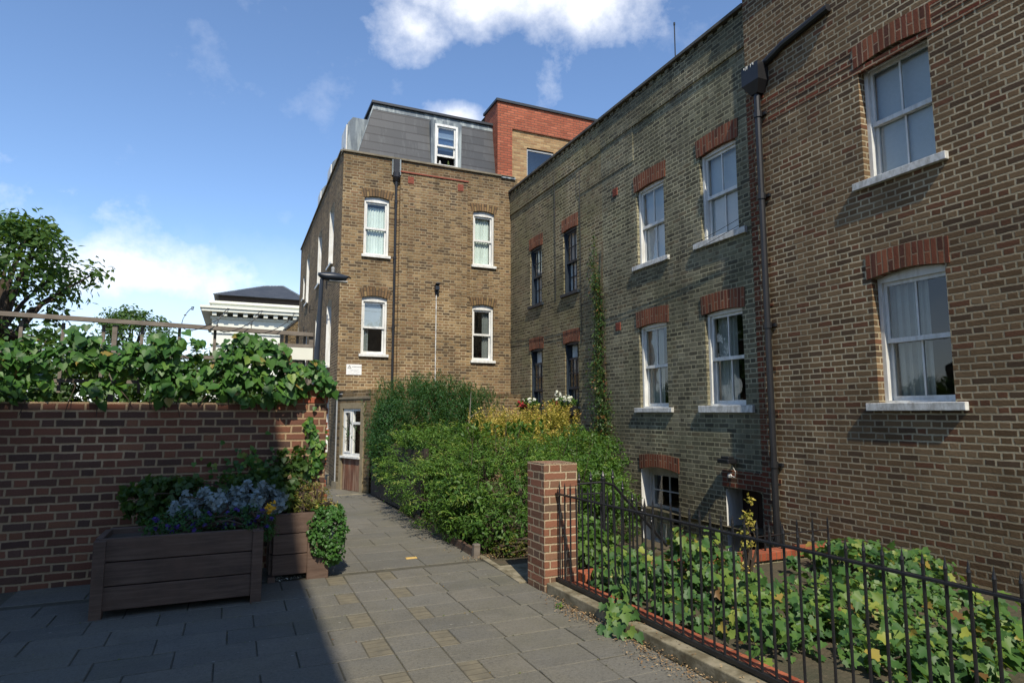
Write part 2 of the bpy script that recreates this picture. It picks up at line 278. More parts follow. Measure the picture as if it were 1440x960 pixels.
# ------------------------------------------------------------------ mesh builder
class MB:
    def __init__(s): s.v = []; s.f = []; s.m = []; s.uv = []
    def poly(s, pts, mat=0, uvs=None, out=None):
        pts = [V(p) for p in pts]
        n = (pts[1] - pts[0]).cross(pts[2] - pts[0])
        if n.length < 1e-9 and len(pts) > 3: n = (pts[2] - pts[0]).cross(pts[3] - pts[0])
        if out is not None and n.dot(V(out)) < 0:
            pts = pts[::-1]; uvs = uvs[::-1] if uvs else None; n = -n
        if uvs is None:
            ax = max(range(3), key=lambda i: abs(n[i]))
            uvs = [((p.y, p.z) if ax == 0 else (p.x, p.z) if ax == 1 else (p.x, p.y)) for p in pts]
        b = len(s.v); s.v += pts; s.f.append(tuple(range(b, b + len(pts)))); s.m.append(mat); s.uv += [tuple(q) for q in uvs]
    def boxP(s, P, u0, u1, z0, z1, d0, d1, mat=0, skip=()):
        c = P((u0 + u1) / 2, (z0 + z1) / 2, (d0 + d1) / 2)
        def face(q, uvf):
            pts = [P(*a) for a in q]; ctr = sum(pts, V((0, 0, 0))) / 4
            s.poly(pts, mat, [uvf(a) for a in q], ctr - c)
        if 'f' not in skip: face([(u0, z0, d0), (u1, z0, d0), (u1, z1, d0), (u0, z1, d0)], lambda a: (a[0], a[1]))
        if 'b' not in skip: face([(u0, z0, d1), (u1, z0, d1), (u1, z1, d1), (u0, z1, d1)], lambda a: (a[0], a[1]))
        face([(u0, z0, d0), (u0, z1, d0), (u0, z1, d1), (u0, z0, d1)], lambda a: (a[2], a[1]))
        face([(u1, z0, d0), (u1, z1, d0), (u1, z1, d1), (u1, z0, d1)], lambda a: (a[2], a[1]))
        face([(u0, z1, d0), (u1, z1, d0), (u1, z1, d1), (u0, z1, d1)], lambda a: (a[0], a[2]))
        face([(u0, z0, d0), (u1, z0, d0), (u1, z0, d1), (u0, z0, d1)], lambda a: (a[0], a[2]))
        return s
    def box(s, x0, x1, y0, y1, z0, z1, mat=0):
        return s.boxP(lambda u, z, d: V((u, d, z)), x0, x1, z0, z1, y0, y1, mat)
    def tube(s, pts, r, seg=8, mat=0, cap=True):
        pts = [V(p) for p in pts]; rs = r if hasattr(r, '__len__') else [r] * len(pts)
        rings = []; up = None
        for i, p in enumerate(pts):
            t = (pts[min(i + 1, len(pts) - 1)] - pts[max(i - 1, 0)]).normalized()
            a = t.cross(V((0, 0, 1))) if abs(t.z) < .95 else t.cross(V((0, 1, 0)))
            if up is not None and a.dot(up) < 0: a = -a
            a.normalize(); up = a; b = t.cross(a)
            rings.append([p + (a * math.cos(k * 2 * math.pi / seg) + b * math.sin(k * 2 * math.pi / seg)) * rs[i] for k in range(seg)])
        for i in range(len(rings) - 1):
            for k in range(seg):
                k2 = (k + 1) % seg; q = [rings[i][k], rings[i][k2], rings[i + 1][k2], rings[i + 1][k]]
                c = (pts[i] + pts[i + 1]) / 2
                s.poly(q, mat, None, sum(q, V((0, 0, 0))) / 4 - c)
        if cap:
            s.poly(rings[0], mat, None, pts[0] - pts[1]); s.poly(rings[-1], mat, None, pts[-1] - pts[-2])
        return s
    def cone(s, p, r, h, seg=6, mat=0):
        p = V(p); ring = [p + V((math.cos(k * 2 * math.pi / seg) * r, math.sin(k * 2 * math.pi / seg) * r, 0)) for k in range(seg)]
        for k in range(seg): s.poly([ring[k], ring[(k + 1) % seg], p + V((0, 0, h))], mat, None, (ring[k] + ring[(k + 1) % seg]) / 2 - p)
        return s
    def lathe(s, c, prof, seg=12, mat=0):
        c = V(c)
        for (r0, z0), (r1, z1) in zip(prof, prof[1:]):
            for k in range(seg):
                a0, a1 = k * 2 * math.pi / seg, (k + 1) * 2 * math.pi / seg
                q = [c + V((math.cos(a0) * r0, math.sin(a0) * r0, z0)), c + V((math.cos(a1) * r0, math.sin(a1) * r0, z0)),
                     c + V((math.cos(a1) * r1, math.sin(a1) * r1, z1)), c + V((math.cos(a0) * r1, math.sin(a0) * r1, z1))]
                if r0 < 1e-6: q = q[1:]
                elif r1 < 1e-6: q = q[:3]
                s.poly(q, mat, None, V((math.cos((a0 + a1) / 2), math.sin((a0 + a1) / 2), .001 + (.5 if z1 >= z0 and r1 < r0 else -.5 if r1 > r0 else 0))))
        return s
    def build(s, name, mats, parent=None, smooth=False, bevel=0, weld=False):
        me = bpy.data.meshes.new(name)
        c = V((sum(v.x for v in s.v), sum(v.y for v in s.v), sum(v.z for v in s.v))) / max(1, len(s.v))
        me.from_pydata([tuple(v - c) for v in s.v], [], s.f)
        for mt in (mats if isinstance(mats, (list, tuple)) else [mats]): me.materials.append(M[mt] if isinstance(mt, str) else mt)
        me.polygons.foreach_set('material_index', s.m)
        ul = me.uv_layers.new(name='UVMap'); ul.data.foreach_set('uv', [x for q in s.uv for x in q])
        if weld or bevel or smooth:
            import bmesh
            bm = bmesh.new(); bm.from_mesh(me); bmesh.ops.remove_doubles(bm, verts=bm.verts, dist=1e-4); bm.to_mesh(me); bm.free()
        if smooth:
            me.polygons.foreach_set('use_smooth', [True] * len(me.polygons))
        o = bpy.data.objects.new(name, me); COL.objects.link(o)
        if bevel:
            b = o.modifiers.new('bevel', 'BEVEL'); b.width = bevel; b.segments = 2; b.limit_method = 'ANGLE'
        place(o, c, parent); return o

def place(o, world, parent):
    if parent:
        o.parent = parent; o.location = V(world) - ORG[parent.name]
    else: o.location = V(world)
    ORG[o.name] = V(world)
def thing(name, label, cat, loc, group=None):
    o = bpy.data.objects.new(name, None); COL.objects.link(o); o.location = V(loc); ORG[o.name] = V(loc)
    o.empty_display_size = .2
    tag(o, label, cat, group); return o
def tag(o, label, cat, group=None, kind=None):
    o['label'] = label; o['category'] = cat
    if group: o['group'] = group
    if kind: o['kind'] = kind
    return o
def struct(o, kind='structure', label=None):
    o['kind'] = kind
    if label: o['label'] = label
    return o

# ------------------------------------------------------------------ walls with openings
# opening: (u0, u1, z0, ztop, rise, revealdepth, revealmat)
def wall(mb, P, u0, u1, z0, z1, ops, mat=0, uoff=0.0, seg=6):
    cuts = {u0, u1}
    for o in ops:
        n = seg if o[4] else 1
        for k in range(n + 1): cuts.add(o[0] + (o[1] - o[0]) * k / n)
    cuts = sorted(cuts)
    def top(o, u):
        if not o[4]: return o[3]
        t = (u - o[0]) / (o[1] - o[0]) * 2 - 1
        return o[3] - o[4] * t * t
    nrm = P(0, 0, -1) - P(0, 0, 0)
    for a, b in zip(cuts, cuts[1:]):
        m_ = (a + b) / 2; here = sorted([o for o in ops if o[0] < m_ < o[1]], key=lambda o: o[2])
        za = zb = z0
        for o in here:
            q = [(a, za), (b, zb), (b, o[2]), (a, o[2])]
            mb.poly([P(u, z, 0) for u, z in q], mat, [(u + uoff, z) for u, z in q], nrm)
            za, zb = top(o, a), top(o, b)
            q = [(a, za, 0), (b, zb, 0), (b, zb, o[5]), (a, za, o[5])]
            mb.poly([P(*x) for x in q], o[6], [(x[0], x[2]) for x in q], P(0, -1, 0) - P(0, 0, 0))
        q = [(a, za), (b, zb), (b, z1), (a, z1)]
        mb.poly([P(u, z, 0) for u, z in q], mat, [(u + uoff, z) for u, z in q], nrm)
    for o in ops:
        zt = o[3] - o[4]
        for u, sgn in ((o[0], 1), (o[1], -1)):
            q = [(u, o[2], 0), (u, zt, 0), (u, zt, o[5]), (u, o[2], o[5])]
            mb.poly([P(*x) for x in q], o[6], [(x[2] + u, x[1]) for x in q], P(sgn, 0, 0) - P(0, 0, 0))
        q = [(o[0], o[2], 0), (o[1], o[2], 0), (o[1], o[2], o[5]), (o[0], o[2], o[5])]
        mb.poly([P(*x) for x in q], mat, [(x[0], x[2]) for x in q], P(0, 1, 0) - P(0, 0, 0))

def arch(parent, P, o, h, mat, ext=.05, proud=.004, flare=0.0, seg=8, drop=0.0):
    mb = MB(); nrm = P(0, 0, -1) - P(0, 0, 0); w = o[1] - o[0]
    ua, ub = o[0] - ext, o[1] + ext
    def low(u):
        t = min(1, max(-1, (u - o[0]) / w * 2 - 1)); return o[3] - o[4] * t * t - drop
    def hi(u):
        t = (u - o[0]) / w * 2 - 1; return o[3] + h - o[4] * .5 * min(1.2, t * t)
    L = []
    for k in range(seg + 1):
        u = ua + (ub - ua) * k / seg; s_ = (k / seg * 2 - 1)
        L.append(((u, low(u)), (u + s_ * flare, hi(u))))
    for (a, b), (c, d) in zip(L, L[1:]):
        q = [a, c, d, b]
        uvs = [(a[0], .03), (c[0], .03), (c[0], .03 + h), (a[0], .03 + h)]
        mb.poly([P(x, z, -proud) for x, z in q], 0, uvs, nrm)
        mb.poly([P(*a, -proud), P(*c, -proud), P(*c, .09), P(*a, .09)], 0, [(a[0], .03), (c[0], .03), (c[0], .12), (a[0], .12)], P(0, -1, 0) - P(0, 0, 0))
        mb.poly([P(*b, -proud), P(*d, -proud), P(*d, .005), P(*b, .005)], 0, None, P(0, 1, 0) - P(0, 0, 0))
    for a, b, s_ in ((*L[0], -1), (*L[-1], 1)):
        mb.poly([P(*a, -proud), P(*b, -proud), P(*b, .005), P(*a, .005)], 0, None, P(s_, 0, 0) - P(0, 0, 0))
    return mb.build('brick_arch', mat, parent)

def drape(mb, P, u0, u1, z0, z1, d, amp=.02, waves=7, mat=0, n=28):
    ph = random.random() * 6; pts = []
    for k in range(n + 1):
        t = k / n; dd = d + amp * math.sin(t * waves * 6.28 + ph) + amp * .5 * math.sin(t * waves * 2.3 * 6.28 + 1)
        pts.append((u0 + (u1 - u0) * t, dd))
    for (a, da), (b, db) in zip(pts, pts[1:]):
        mb.poly([P(a, z0, da), P(b, z0, db), P(b, z1, db), P(a, z1, da)], mat, None, P(0, 0, -1) - P(0, 0, 0))

def sash(parent, P, o, cols, rows, frame, rec, inside=(), sillmat=None, sill=(.06, .07, .055), head=.05, lower_drop=0.0, fw=.045, glass='glass',
         raise_low=0.0, split=.5, label=None, pad=.25):
    u0, u1, z0, z1 = o[0], o[1], o[2], o[3]; spring = o[3] - o[4]
    mb = MB(); d = rec
    mb.boxP(P, u0 - .01, u0 + fw, z0, z1, d, d + .13); mb.boxP(P, u1 - fw, u1 + .01, z0, z1, d, d + .13)
    mb.boxP(P, u0 + fw, u1 - fw, spring - head, z1 + .01, d + .001, d + .129); mb.boxP(P, u0 + fw, u1 - fw, z0, z0 + .03, d + .002, d + .131)
    a, b = u0 + fw, u1 - fw; zb, zt = z0 + .03, spring - head; zm = zb + (zt - zb) * split
    gl = MB(); nrm = P(0, 0, -1) - P(0, 0, 0)
    def one(y0, y1, dd):
        sw = .038
        mb.boxP(P, a + .001, a + sw, y0, y1, dd, dd + .032); mb.boxP(P, b - sw, b - .001, y0, y1, dd, dd + .032)
        mb.boxP(P, a + sw, b - sw, y1 - .042, y1, dd + .001, dd + .031); mb.boxP(P, a + sw, b - sw, y0, y0 + .05, dd + .001, dd + .031)
        for k in range(1, cols):
            u = a + sw + (b - a - 2 * sw) * k / cols; mb.boxP(P, u - .010, u + .010, y0 + .05, y1 - .042, dd + .004, dd + .028)
        for k in range(1, rows):
            z = y0 + .05 + (y1 - y0 - .092) * k / rows; mb.boxP(P, a + sw, b - sw, z - .010, z + .010, dd + .006, dd + .026)
        t = random.uniform(-.004, .004)
        gl.poly([P(a + sw, y0 + .05, dd + .016 + t), P(b - sw, y0 + .05, dd + .016 - t), P(b - sw, y1 - .042, dd + .016 - t), P(a + sw, y1 - .042, dd + .016 + t)], 0, None, nrm)
    one(zm - .021 - lower_drop, zt - lower_drop, d + .035)      # upper sash
    one(zb + raise_low, zm + .021 + raise_low, d + .075)         # lower sash
    w = mb.build('window', frame, parent)
    gl.build('glass', glass, w)
    if label: w['label'] = label
    for kind, ua, ub, za, zc in inside:                           # fractions of the opening
        U = lambda t: a + (b - a) * t
        Z = lambda t: zb + (zt - zb) * t
        c = MB()
        if kind == 'blind':
            c.poly([P(U(ua), Z(za), d + .118), P(U(ub), Z(za), d + .118), P(U(ub), Z(zc), d + .118), P(U(ua), Z(zc), d + .118)], 0, None, nrm)
            c.boxP(P, U(ua), U(ub), Z(za) - .012, Z(za), d + .113, d + .125)
            c.build('blind', 'blind', w)
        else:
            drape(c, P, U(ua), U(ub), Z(za), Z(zc), d + .145, .016, max(2, int((ub - ua) * 8))); c.build('curtain', {'net': 'curtain', 'grey': 'greycurt', 'white': 'white'}[kind], w)
    if sillmat:
        sb = MB(); e, h, pr = sill
        sb.boxP(P, u0 - e, u1 + e, z0 - h, z0 + .004, -pr, 0.0 + .001); sb.boxP(P, u0 + .001, u1 - .001, z0 - .02, z0 + .006, .0, d + .01)
        sb.build('sill', sillmat, w, bevel=.006)
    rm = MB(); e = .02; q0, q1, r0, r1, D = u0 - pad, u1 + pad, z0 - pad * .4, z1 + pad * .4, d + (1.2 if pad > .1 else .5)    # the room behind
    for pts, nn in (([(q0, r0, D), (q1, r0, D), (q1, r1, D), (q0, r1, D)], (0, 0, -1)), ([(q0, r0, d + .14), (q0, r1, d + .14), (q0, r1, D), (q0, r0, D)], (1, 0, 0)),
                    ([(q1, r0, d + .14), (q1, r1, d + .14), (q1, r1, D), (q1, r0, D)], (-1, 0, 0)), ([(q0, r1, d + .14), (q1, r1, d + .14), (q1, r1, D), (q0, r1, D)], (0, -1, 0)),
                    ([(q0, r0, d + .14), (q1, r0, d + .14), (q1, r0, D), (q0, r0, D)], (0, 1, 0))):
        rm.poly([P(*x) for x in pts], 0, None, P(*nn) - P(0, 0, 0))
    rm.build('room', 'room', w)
    return w

# ------------------------------------------------------------------ leaves
T_OVAL = (np.array([[0, 0, 0], [.27, .42, .07], [0, 1, -.05], [-.27, .42, .07]], float), [(0, 1, 2), (0, 2, 3)])
T_NARROW = (np.array([[0, 0, 0], [.13, .45, .04], [0, 1, -.08], [-.13, .45, .04]], float), [(0, 1, 2), (0, 2, 3)])
T_LOBE = (np.array([[0, 0, 0], [.22, -.12, .03], [.52, .12, .08], [.34, .36, .04], [.36, .62, .05], [.16, .62, 0], [0, 1, -.10],
                    [-.16, .62, 0], [-.36, .62, .05], [-.34, .36, .04], [-.52, .12, .08], [-.22, -.12, .03]], float),
          [(0, 1, 2, 3, 4, 5, 6), (0, 6, 7, 8, 9, 10, 11)])
T_HEART = (np.array([[0, 0, 0], [.25, -.14, .04], [.48, .12, .08], [.40, .45, .05], [0, 1, -.10], [-.40, .45, .05], [-.48, .12, .08], [-.25, -.14, .04]], float),
           [(0, 1, 2, 3, 4), (0, 4, 5, 6, 7)])
T_PETAL = (np.array([[-.5, -.5, 0], [.5, -.5, .1], [.5, .5, 0], [-.5, .5, .1]], float), [(0, 1, 2, 3)])

def unit(a): return a / np.maximum(np.linalg.norm(a, axis=1, keepdims=True), 1e-9)
def leaf_mesh(name, pts, nrm, size, mat, parent=None, tmpl=T_OVAL, axis=None, jit=.6, svar=.35, rnd=None):
    pts = np.asarray(pts, float); N = len(pts)
    nrm = unit(np.asarray(nrm, float) + RNG.normal(0, jit, (N, 3)))
    ax = RNG.normal(0, 1, (N, 3)) if axis is None else np.asarray(axis, float) + RNG.normal(0, .45, (N, 3))
    ax = unit(ax - nrm * np.sum(ax * nrm, axis=1, keepdims=True)); sd = np.cross(ax, nrm)
    tv, tf = tmpl; k = len(tv)
    s = (size * (1 + RNG.uniform(-svar, svar, N)))[:, None, None]
    vs = pts[:, None, :] + s * (tv[None, :, 0:1] * sd[:, None, :] + tv[None, :, 1:2] * ax[:, None, :] + tv[None, :, 2:3] * nrm[:, None, :])
    c = vs.reshape(-1, 3).mean(axis=0) if N else np.zeros(3)
    vs = vs.reshape(-1, 3) - c
    me = bpy.data.meshes.new(name); me.vertices.add(N * k); me.vertices.foreach_set('co', vs.ravel())
    fl = np.concatenate([np.array(f) for f in tf]); nl = len(fl); lens = np.array([len(f) for f in tf])
    loops = (fl[None, :] + (np.arange(N) * k)[:, None]).ravel()
    starts = (np.concatenate([[0], np.cumsum(lens)[:-1]])[None, :] + (np.arange(N) * nl)[:, None]).ravel()
    me.loops.add(len(loops)); me.loops.foreach_set('vertex_index', loops.astype(np.int32))
    me.polygons.add(len(starts)); me.polygons.foreach_set('loop_start', starts.astype(np.int32))
    me.polygons.foreach_set('loop_total', np.tile(lens, N).astype(np.int32))
    me.update(calc_edges=True)
    r = RNG.random(N) if rnd is None else np.clip(rnd, 0, 1)
    at = me.attributes.new('rnd', 'FLOAT', 'POINT'); at.data.foreach_set('value', np.repeat(r, k).astype(np.float32))
    me.materials.append(M[mat]); o = bpy.data.objects.new(name, me); COL.objects.link(o)
    place(o, c, parent); return o

def ell_points(E, dens, zmin=.03, fill=.25):
    """Clump centres over the union of ellipsoids E = [(cx,cy,cz,rx,ry,rz)], some inside."""
    P_, N_ = [], []
    for e in E:
        c = np.array(e[:3]); r = np.array(e[3:6]); area = 4 * math.pi * ((r[0] * r[1]) ** 1.6 / 3 + (r[0] * r[2]) ** 1.6 / 3 + (r[1] * r[2]) ** 1.6 / 3) ** (1 / 1.6)
        n = int(area * dens); d = unit(RNG.normal(0, 1, (n, 3)))
        k = np.where(RNG.random(n) < fill, RNG.uniform(.45, .85, n), RNG.uniform(.88, 1.07, n))[:, None]
        p = c + d * r * k; ok = p[:, 2] > zmin
        for e2 in E:
            if e2 is e: continue
            q = (p - np.array(e2[:3])) / np.array(e2[3:6]); ok &= np.sum(q * q, axis=1) > .55
        P_.append(p[ok]); N_.append(unit(d / r)[ok])
    return np.concatenate(P_), np.concatenate(N_)
def clumps(C, N, rad, per, stretch=None, out=.6):
    n = len(C); d = unit(RNG.normal(0, 1, (n * per, 3))); rr = rad * (RNG.uniform(.7, 1.35, n))
    rep = np.repeat(np.arange(n), per)
    off = d * (RNG.random(n * per) ** .5 * rr[rep])[:, None]
    if stretch is not None: off = off * np.array(stretch)
    p = C[rep] + off; nn = unit(d * .8 + N[rep] * out + np.array([0, 0, .5]))
    cr = np.clip(RNG.normal(.5, .18, n), 0, 1)[rep] * .6 + RNG.random(n * per) * .4
    return p, nn, cr
def shrub(name, label, cat, E, size, dens, rad, per, mat, tmpl=T_OVAL, group=None, stretch=None, branches=8, zmin=.03, jit=.6, fill=.25, axis=None, foot=None, kind=None):
    C, N = ell_points(E, dens, zmin, fill); p, nn, cr = clumps(C, N, rad, per, stretch)
    keep = p[:, 2] > .004; p, nn, cr = p[keep], nn[keep], cr[keep]
    base = foot or (E[0][0], E[0][1], 0)
    t = thing(name, label, cat, base, group)
    leaf_mesh('foliage', p, nn, size, mat, t, tmpl, axis=axis, jit=jit, rnd=cr)
    mb = MB(); idx = RNG.choice(len(C), min(len(C), branches * 4), replace=False)
    for k, i in enumerate(idx):
        e = E[k % len(E)]; b = V((e[0] + random.uniform(-.25, .25) * e[3], e[1] + random.uniform(-.25, .25) * e[4], base[2]))
        c = V(C[i]); mid = b.lerp(c, .5) + V((random.uniform(-.08, .08), random.uniform(-.08, .08), .08))
        mb.tube([b, mid, c], [.016, .010, .004], 5, cap=False)
    mb.build('branches', 'bark', t)
    return t

# ================================================================== SETTING
# ground: one sheet to the horizon with an opening for the sunken yard and its steps
mb = MB()
gx = [-250, -60, -12, 3.8, 4.9, 6.45, 30, 250]; gy = [-250, -60, 0, 5.42, 6.2, 10.0, 40, 250]
for a, b in zip(gx, gx[1:]):
    for c, d in zip(gy, gy[1:]):
        if (a, c) in ((3.8, 5.42), (4.9, 5.42), (4.9, 6.2)): continue
        mb.poly([(a, c, 0), (b, c, 0), (b, d, 0), (a, d, 0)], 0, None, (0, 0, 1))
struct(mb.build('ground', 'ground'))
mb = MB()                                                           # sunken yard floor
mb.poly([(4.9, 5.42, -1.45), (6.6, 5.42, -1.45), (6.6, 10, -1.45), (4.9, 10, -1.45)], 0, None, (0, 0, 1))
struct(mb.build('yard_floor', 'concrete'))

# paving: every slab a slightly tilted plate with open joints
def slab_mesh(name, rects, mat, th=.02, tilt=.0025):
    mb = MB(); rn = []
    for (x0, x1, y0, y1) in rects:
        g = .0045; x0 += g; x1 -= g; y0 += g; y1 -= g
        z = .012 + th; t1, t2, t3 = (random.uniform(-tilt, tilt) for _ in range(3))
        if random.random() < .06: t1 += .006
        c = [(x0, y0, z + t1), (x1, y0, z + t2), (x1, y1, z + t3), (x0, y1, z + t1 + t3 - t2)]
        b = .004
        i = [(x0 + b, y0 + b, c[0][2]), (x1 - b, y0 + b, c[1][2]), (x1 - b, y1 - b, c[2][2]), (x0 + b, y1 - b, c[3][2])]
        o = [(p[0], p[1], p[2] - b) for p in c]; k0 = len(mb.v)
        mb.poly(i, 0, None, (0, 0, 1))
        for k in range(4):
            k2 = (k + 1) % 4
            mb.poly([o[k], o[k2], i[k2], i[k]], 0, None, (0, 0, 1))
            mb.poly([(o[k][0], o[k][1], 0), (o[k2][0], o[k2][1], 0), o[k2], o[k]], 0, None, (o[k][0] + o[k2][0] - x0 - x1, o[k][1] + o[k2][1] - y0 - y1, 0))
        rn += [random.random()] * (len(mb.v) - k0)
    o = mb.build(name, mat)
    at = o.data.attributes.new('rnd', 'FLOAT', 'POINT'); at.data.foreach_set('value', rn)
    return struct(o)
mb = MB(); mb.poly([(-4.3, -6.2, .017), (2.60, -6.2, .017), (2.60, 5.2, .017), (2.52, 5.6, .017), (2.52, 13.5, .017), (-4.3, 13.5, .017)], 0, None, (0, 0, 1)); struct(mb.build('jointing_sand', 'jsand'))
rects, ribs = [], []
def edge_x(y): return 2.585 + .035 * (5.19 - y) if y < 5.55 else 2.52
for k in range(-32, 9):
    y0 = 3.83 + .31 * k - .155; y1 = y0 + .31; yc = (y0 + y1) / 2
    if k % 2 == 0:
        ribs += [(.875, 1.042, y0, y1), (1.358, 1.505, y0, y1)]
        rects.append((1.042, 1.358, y0, y1)); a = .875; b = 1.505
    else:
        rects.append((1.042, 1.358, y0, y1)); a = 1.042; b = 1.358
    x = a; first = .42 if k % 2 == 0 else .36
    w = first + random.uniform(-.03, .03)
    while x > -4.2:
        rects.append((x - w, x, y0, y1)); x -= w; w = .46 + random.uniform(-.02, .04)
    x = b; w = (.30 if k % 2 == 0 else .47) + random.uniform(-.04, .04); ex = edge_x(yc)
    while x < ex - .01:
        x2 = min(x + w, ex)
        if ex - x2 < .12: x2 = ex
        rects.append((x, x2, y0, y1)); x = x2; w = .45 + random.uniform(-.03, .04)
slab_mesh('pavement', rects, 'paving', .012)
slab_mesh('paver_inserts', ribs, 'ribbed', .009, .0015)
far = []; y = 6.575
while y < 13.5:
    h = .40; x = 2.52 - random.choice((0, .3)) - 0.0; far.append((x, 2.50, y, y + h)) if x < 2.45 else None
    x = min(x, 2.50)
    while x > -1.5: far.append((x - .6, x, y, y + h)); x -= .6
    y += h
slab_mesh('footpath', far, 'paving', .011, .0012)
mb = MB(); mb.box(.7, 2.5, 6.505, 6.572, 0, .016); struct(mb.build('path_joint_strip', 'tan'))
mb = MB(); mb.boxP(lambda u, z, d: V((u, d + .12 * (u - 1.9), z)), 1.85, 2.6, .0, .028, 12.55, 12.68); struct(mb.build('kerb_strip', 'concrete', bevel=.004))
mb = MB(); mb.poly([(2.52, 5.56, .016), (3.8, 5.56, .016), (3.8, 6.25, .016), (2.52, 6.25, .016)], 0, None, (0, 0, 1)); struct(mb.build('gateway_paving', 'concrete'))
mb = MB(); mb.boxP(lambda u, z, d: V((d + .03 * (u - 5.5), u, z)), 5.53, 6.72, 0, .034, 2.50, 2.565); struct(mb.build('path_kerb', 'concrete', bevel=.005))

# sky and sun
SUN_EL, SUN_AZ = R(48), R(11)               # light travels 11 degrees to the right of the alley's line
sd = V((-math.sin(SUN_AZ) * math.cos(SUN_EL), -math.cos(SUN_AZ) * math.cos(SUN_EL), math.sin(SUN_EL)))
sl = bpy.data.lights.new('sun', 'SUN'); sl.energy = 4.8; sl.angle = R(.53); sl.color = (1, .91, .76)
so = bpy.data.objects.new('sun', sl); COL.objects.link(so); so.rotation_euler = sd.to_track_quat('Z', 'Y').to_euler(); so.location = (0, -5, 20)
w = bpy.data.worlds.new('World'); S.world = w; w.use_nodes = True; nt = w.node_tree; nt.nodes.clear()
class WN(NT):
    def __init__(s, t): s.t = t
W = WN(nt)
sky = W.n('ShaderNodeTexSky', sky_type='NISHITA', sun_disc=False); sky.sun_elevation = SUN_EL; sky.sun_rotation = math.atan2(sd.x, sd.y)
sky.air_density = 1.0; sky.dust_density = .25; sky.ozone_density = 2.2; sky.altitude = 50
b1 = W.n('ShaderNodeBackground'); b1.inputs[1].default_value = .135; nt.links.new(W.mix(1.0, sky.outputs[0], (1.02, 1.11, 1.22), 'MULTIPLY'), b1.inputs[0])
b2 = W.n('ShaderNodeBackground'); b2.inputs[0].default_value = (.93, .95, 1, 1); b2.inputs[1].default_value = 1.08
gen = W.n('ShaderNodeTexCoord').outputs['Generated']; dx = W.sep(gen)
def cloud(c, ux, ry, gain, rot=0.0):
    """soft elliptical patch of cloud round direction c (azimuth from +Y, elevation; degrees)"""
    az, el = R(c[0]), R(c[1]); f = V((math.sin(az) * math.cos(el), math.cos(az) * math.cos(el), math.sin(el)))
    a = V((math.cos(az), -math.sin(az), 0)); b = a.cross(f) * -1 if a.cross(f).z < 0 else a.cross(f)
    cr, sr = math.cos(rot), math.sin(rot); a, b = a * cr + b * sr, b * cr - a * sr
    def dot(v):
        n = W.n('ShaderNodeVectorMath', operation='DOT_PRODUCT'); nt.links.new(gen, n.inputs[0]); n.inputs[1].default_value = v; return n.outputs['Value']
    df = W.math('MAXIMUM', dot(f), .05)
    p = W.math('DIVIDE', W.math('DIVIDE', dot(a), df), ux); q = W.math('DIVIDE', W.math('DIVIDE', dot(b), df), ry)
    r2 = W.math('ADD', W.math('MULTIPLY', p, p), W.math('MULTIPLY', q, q))
    return W.math('MULTIPLY', W.math('SUBTRACT', 1.0, W.math('SQRT', r2)), gain)
nz = W.noise(W.scale(gen, (1, 1, 1.35)), 5.5, 9, .6); nz2 = W.noise(gen, 17, 8, .65)
n_ = W.math('ADD', W.math('MULTIPLY', W.math('SUBTRACT', nz, .5), 1.7), W.math('MULTIPLY', W.math('SUBTRACT', nz2, .5), .9))
CL = [((23.2, 37.6), .215, .125, 1.15), ((14.5, 32.5), .07, .05, .8), ((30.5, 34.5), .11, .055, .8), ((27.3, 29.3), .035, .05, .35), ((18.3, 26.1), .045, .022, .6),
      ((-6, 10.5), .26, .06, .9), ((-30, 16), .3, .07, .6), ((62, 22), .25, .1, .5)]
acc = None
for c in CL:
    v = cloud(*c); acc = v if acc is None else W.math('MAXIMUM', acc, v)
body = W.ramp(W.math('ADD', acc, n_), [(-.0, 0.0), (.30, .32), (.70, .88), (1.0, 1.0)], 'LINEAR')
wisp = W.ramp(W.math('ADD', W.math('MULTIPLY', nz, .7), W.math('MULTIPLY', nz2, .35)), [(.60, 0.0), (.80, .22)])
lowhaze = W.ramp(W.math('ADD', dx[2], W.math('MULTIPLY', n_, .07)), [(.02, .55), (.26, .0)])
fac = W.math('MAXIMUM', body, W.math('MAXIMUM', wisp, lowhaze), clamp=True)
ms = W.n('ShaderNodeMixShader'); nt.links.new(fac, ms.inputs[0]); nt.links.new(b1.outputs[0], ms.inputs[1]); nt.links.new(b2.outputs[0], ms.inputs[2])
wo = W.n('ShaderNodeOutputWorld'); nt.links.new(ms.outputs[0], wo.inputs[0])

# camera
cd = bpy.data.cameras.new('camera'); cam = bpy.data.objects.new('camera', cd); COL.objects.link(cam); S.camera = cam
cd.sensor_width = 36; cd.lens = 884 / 1440 * 36; cd.clip_end = 2000; cd.clip_start = .05
cam.location = (0, 0, 1.6); cam.rotation_euler = (R(90) + math.atan(100 / 884), 0, -R(23.7))
vs = S.view_settings; vs.view_transform = 'Standard'; vs.look = 'None'; vs.gamma = 1; vs.exposure = 0.30
S.cycles.max_bounces = 6; S.cycles.diffuse_bounces = 3; S.cycles.glossy_bounces = 3; S.cycles.transparent_max_bounces = 10; S.cycles.transmission_bounces = 4
S.render.resolution_x = 1024; S.render.resolution_y = 682

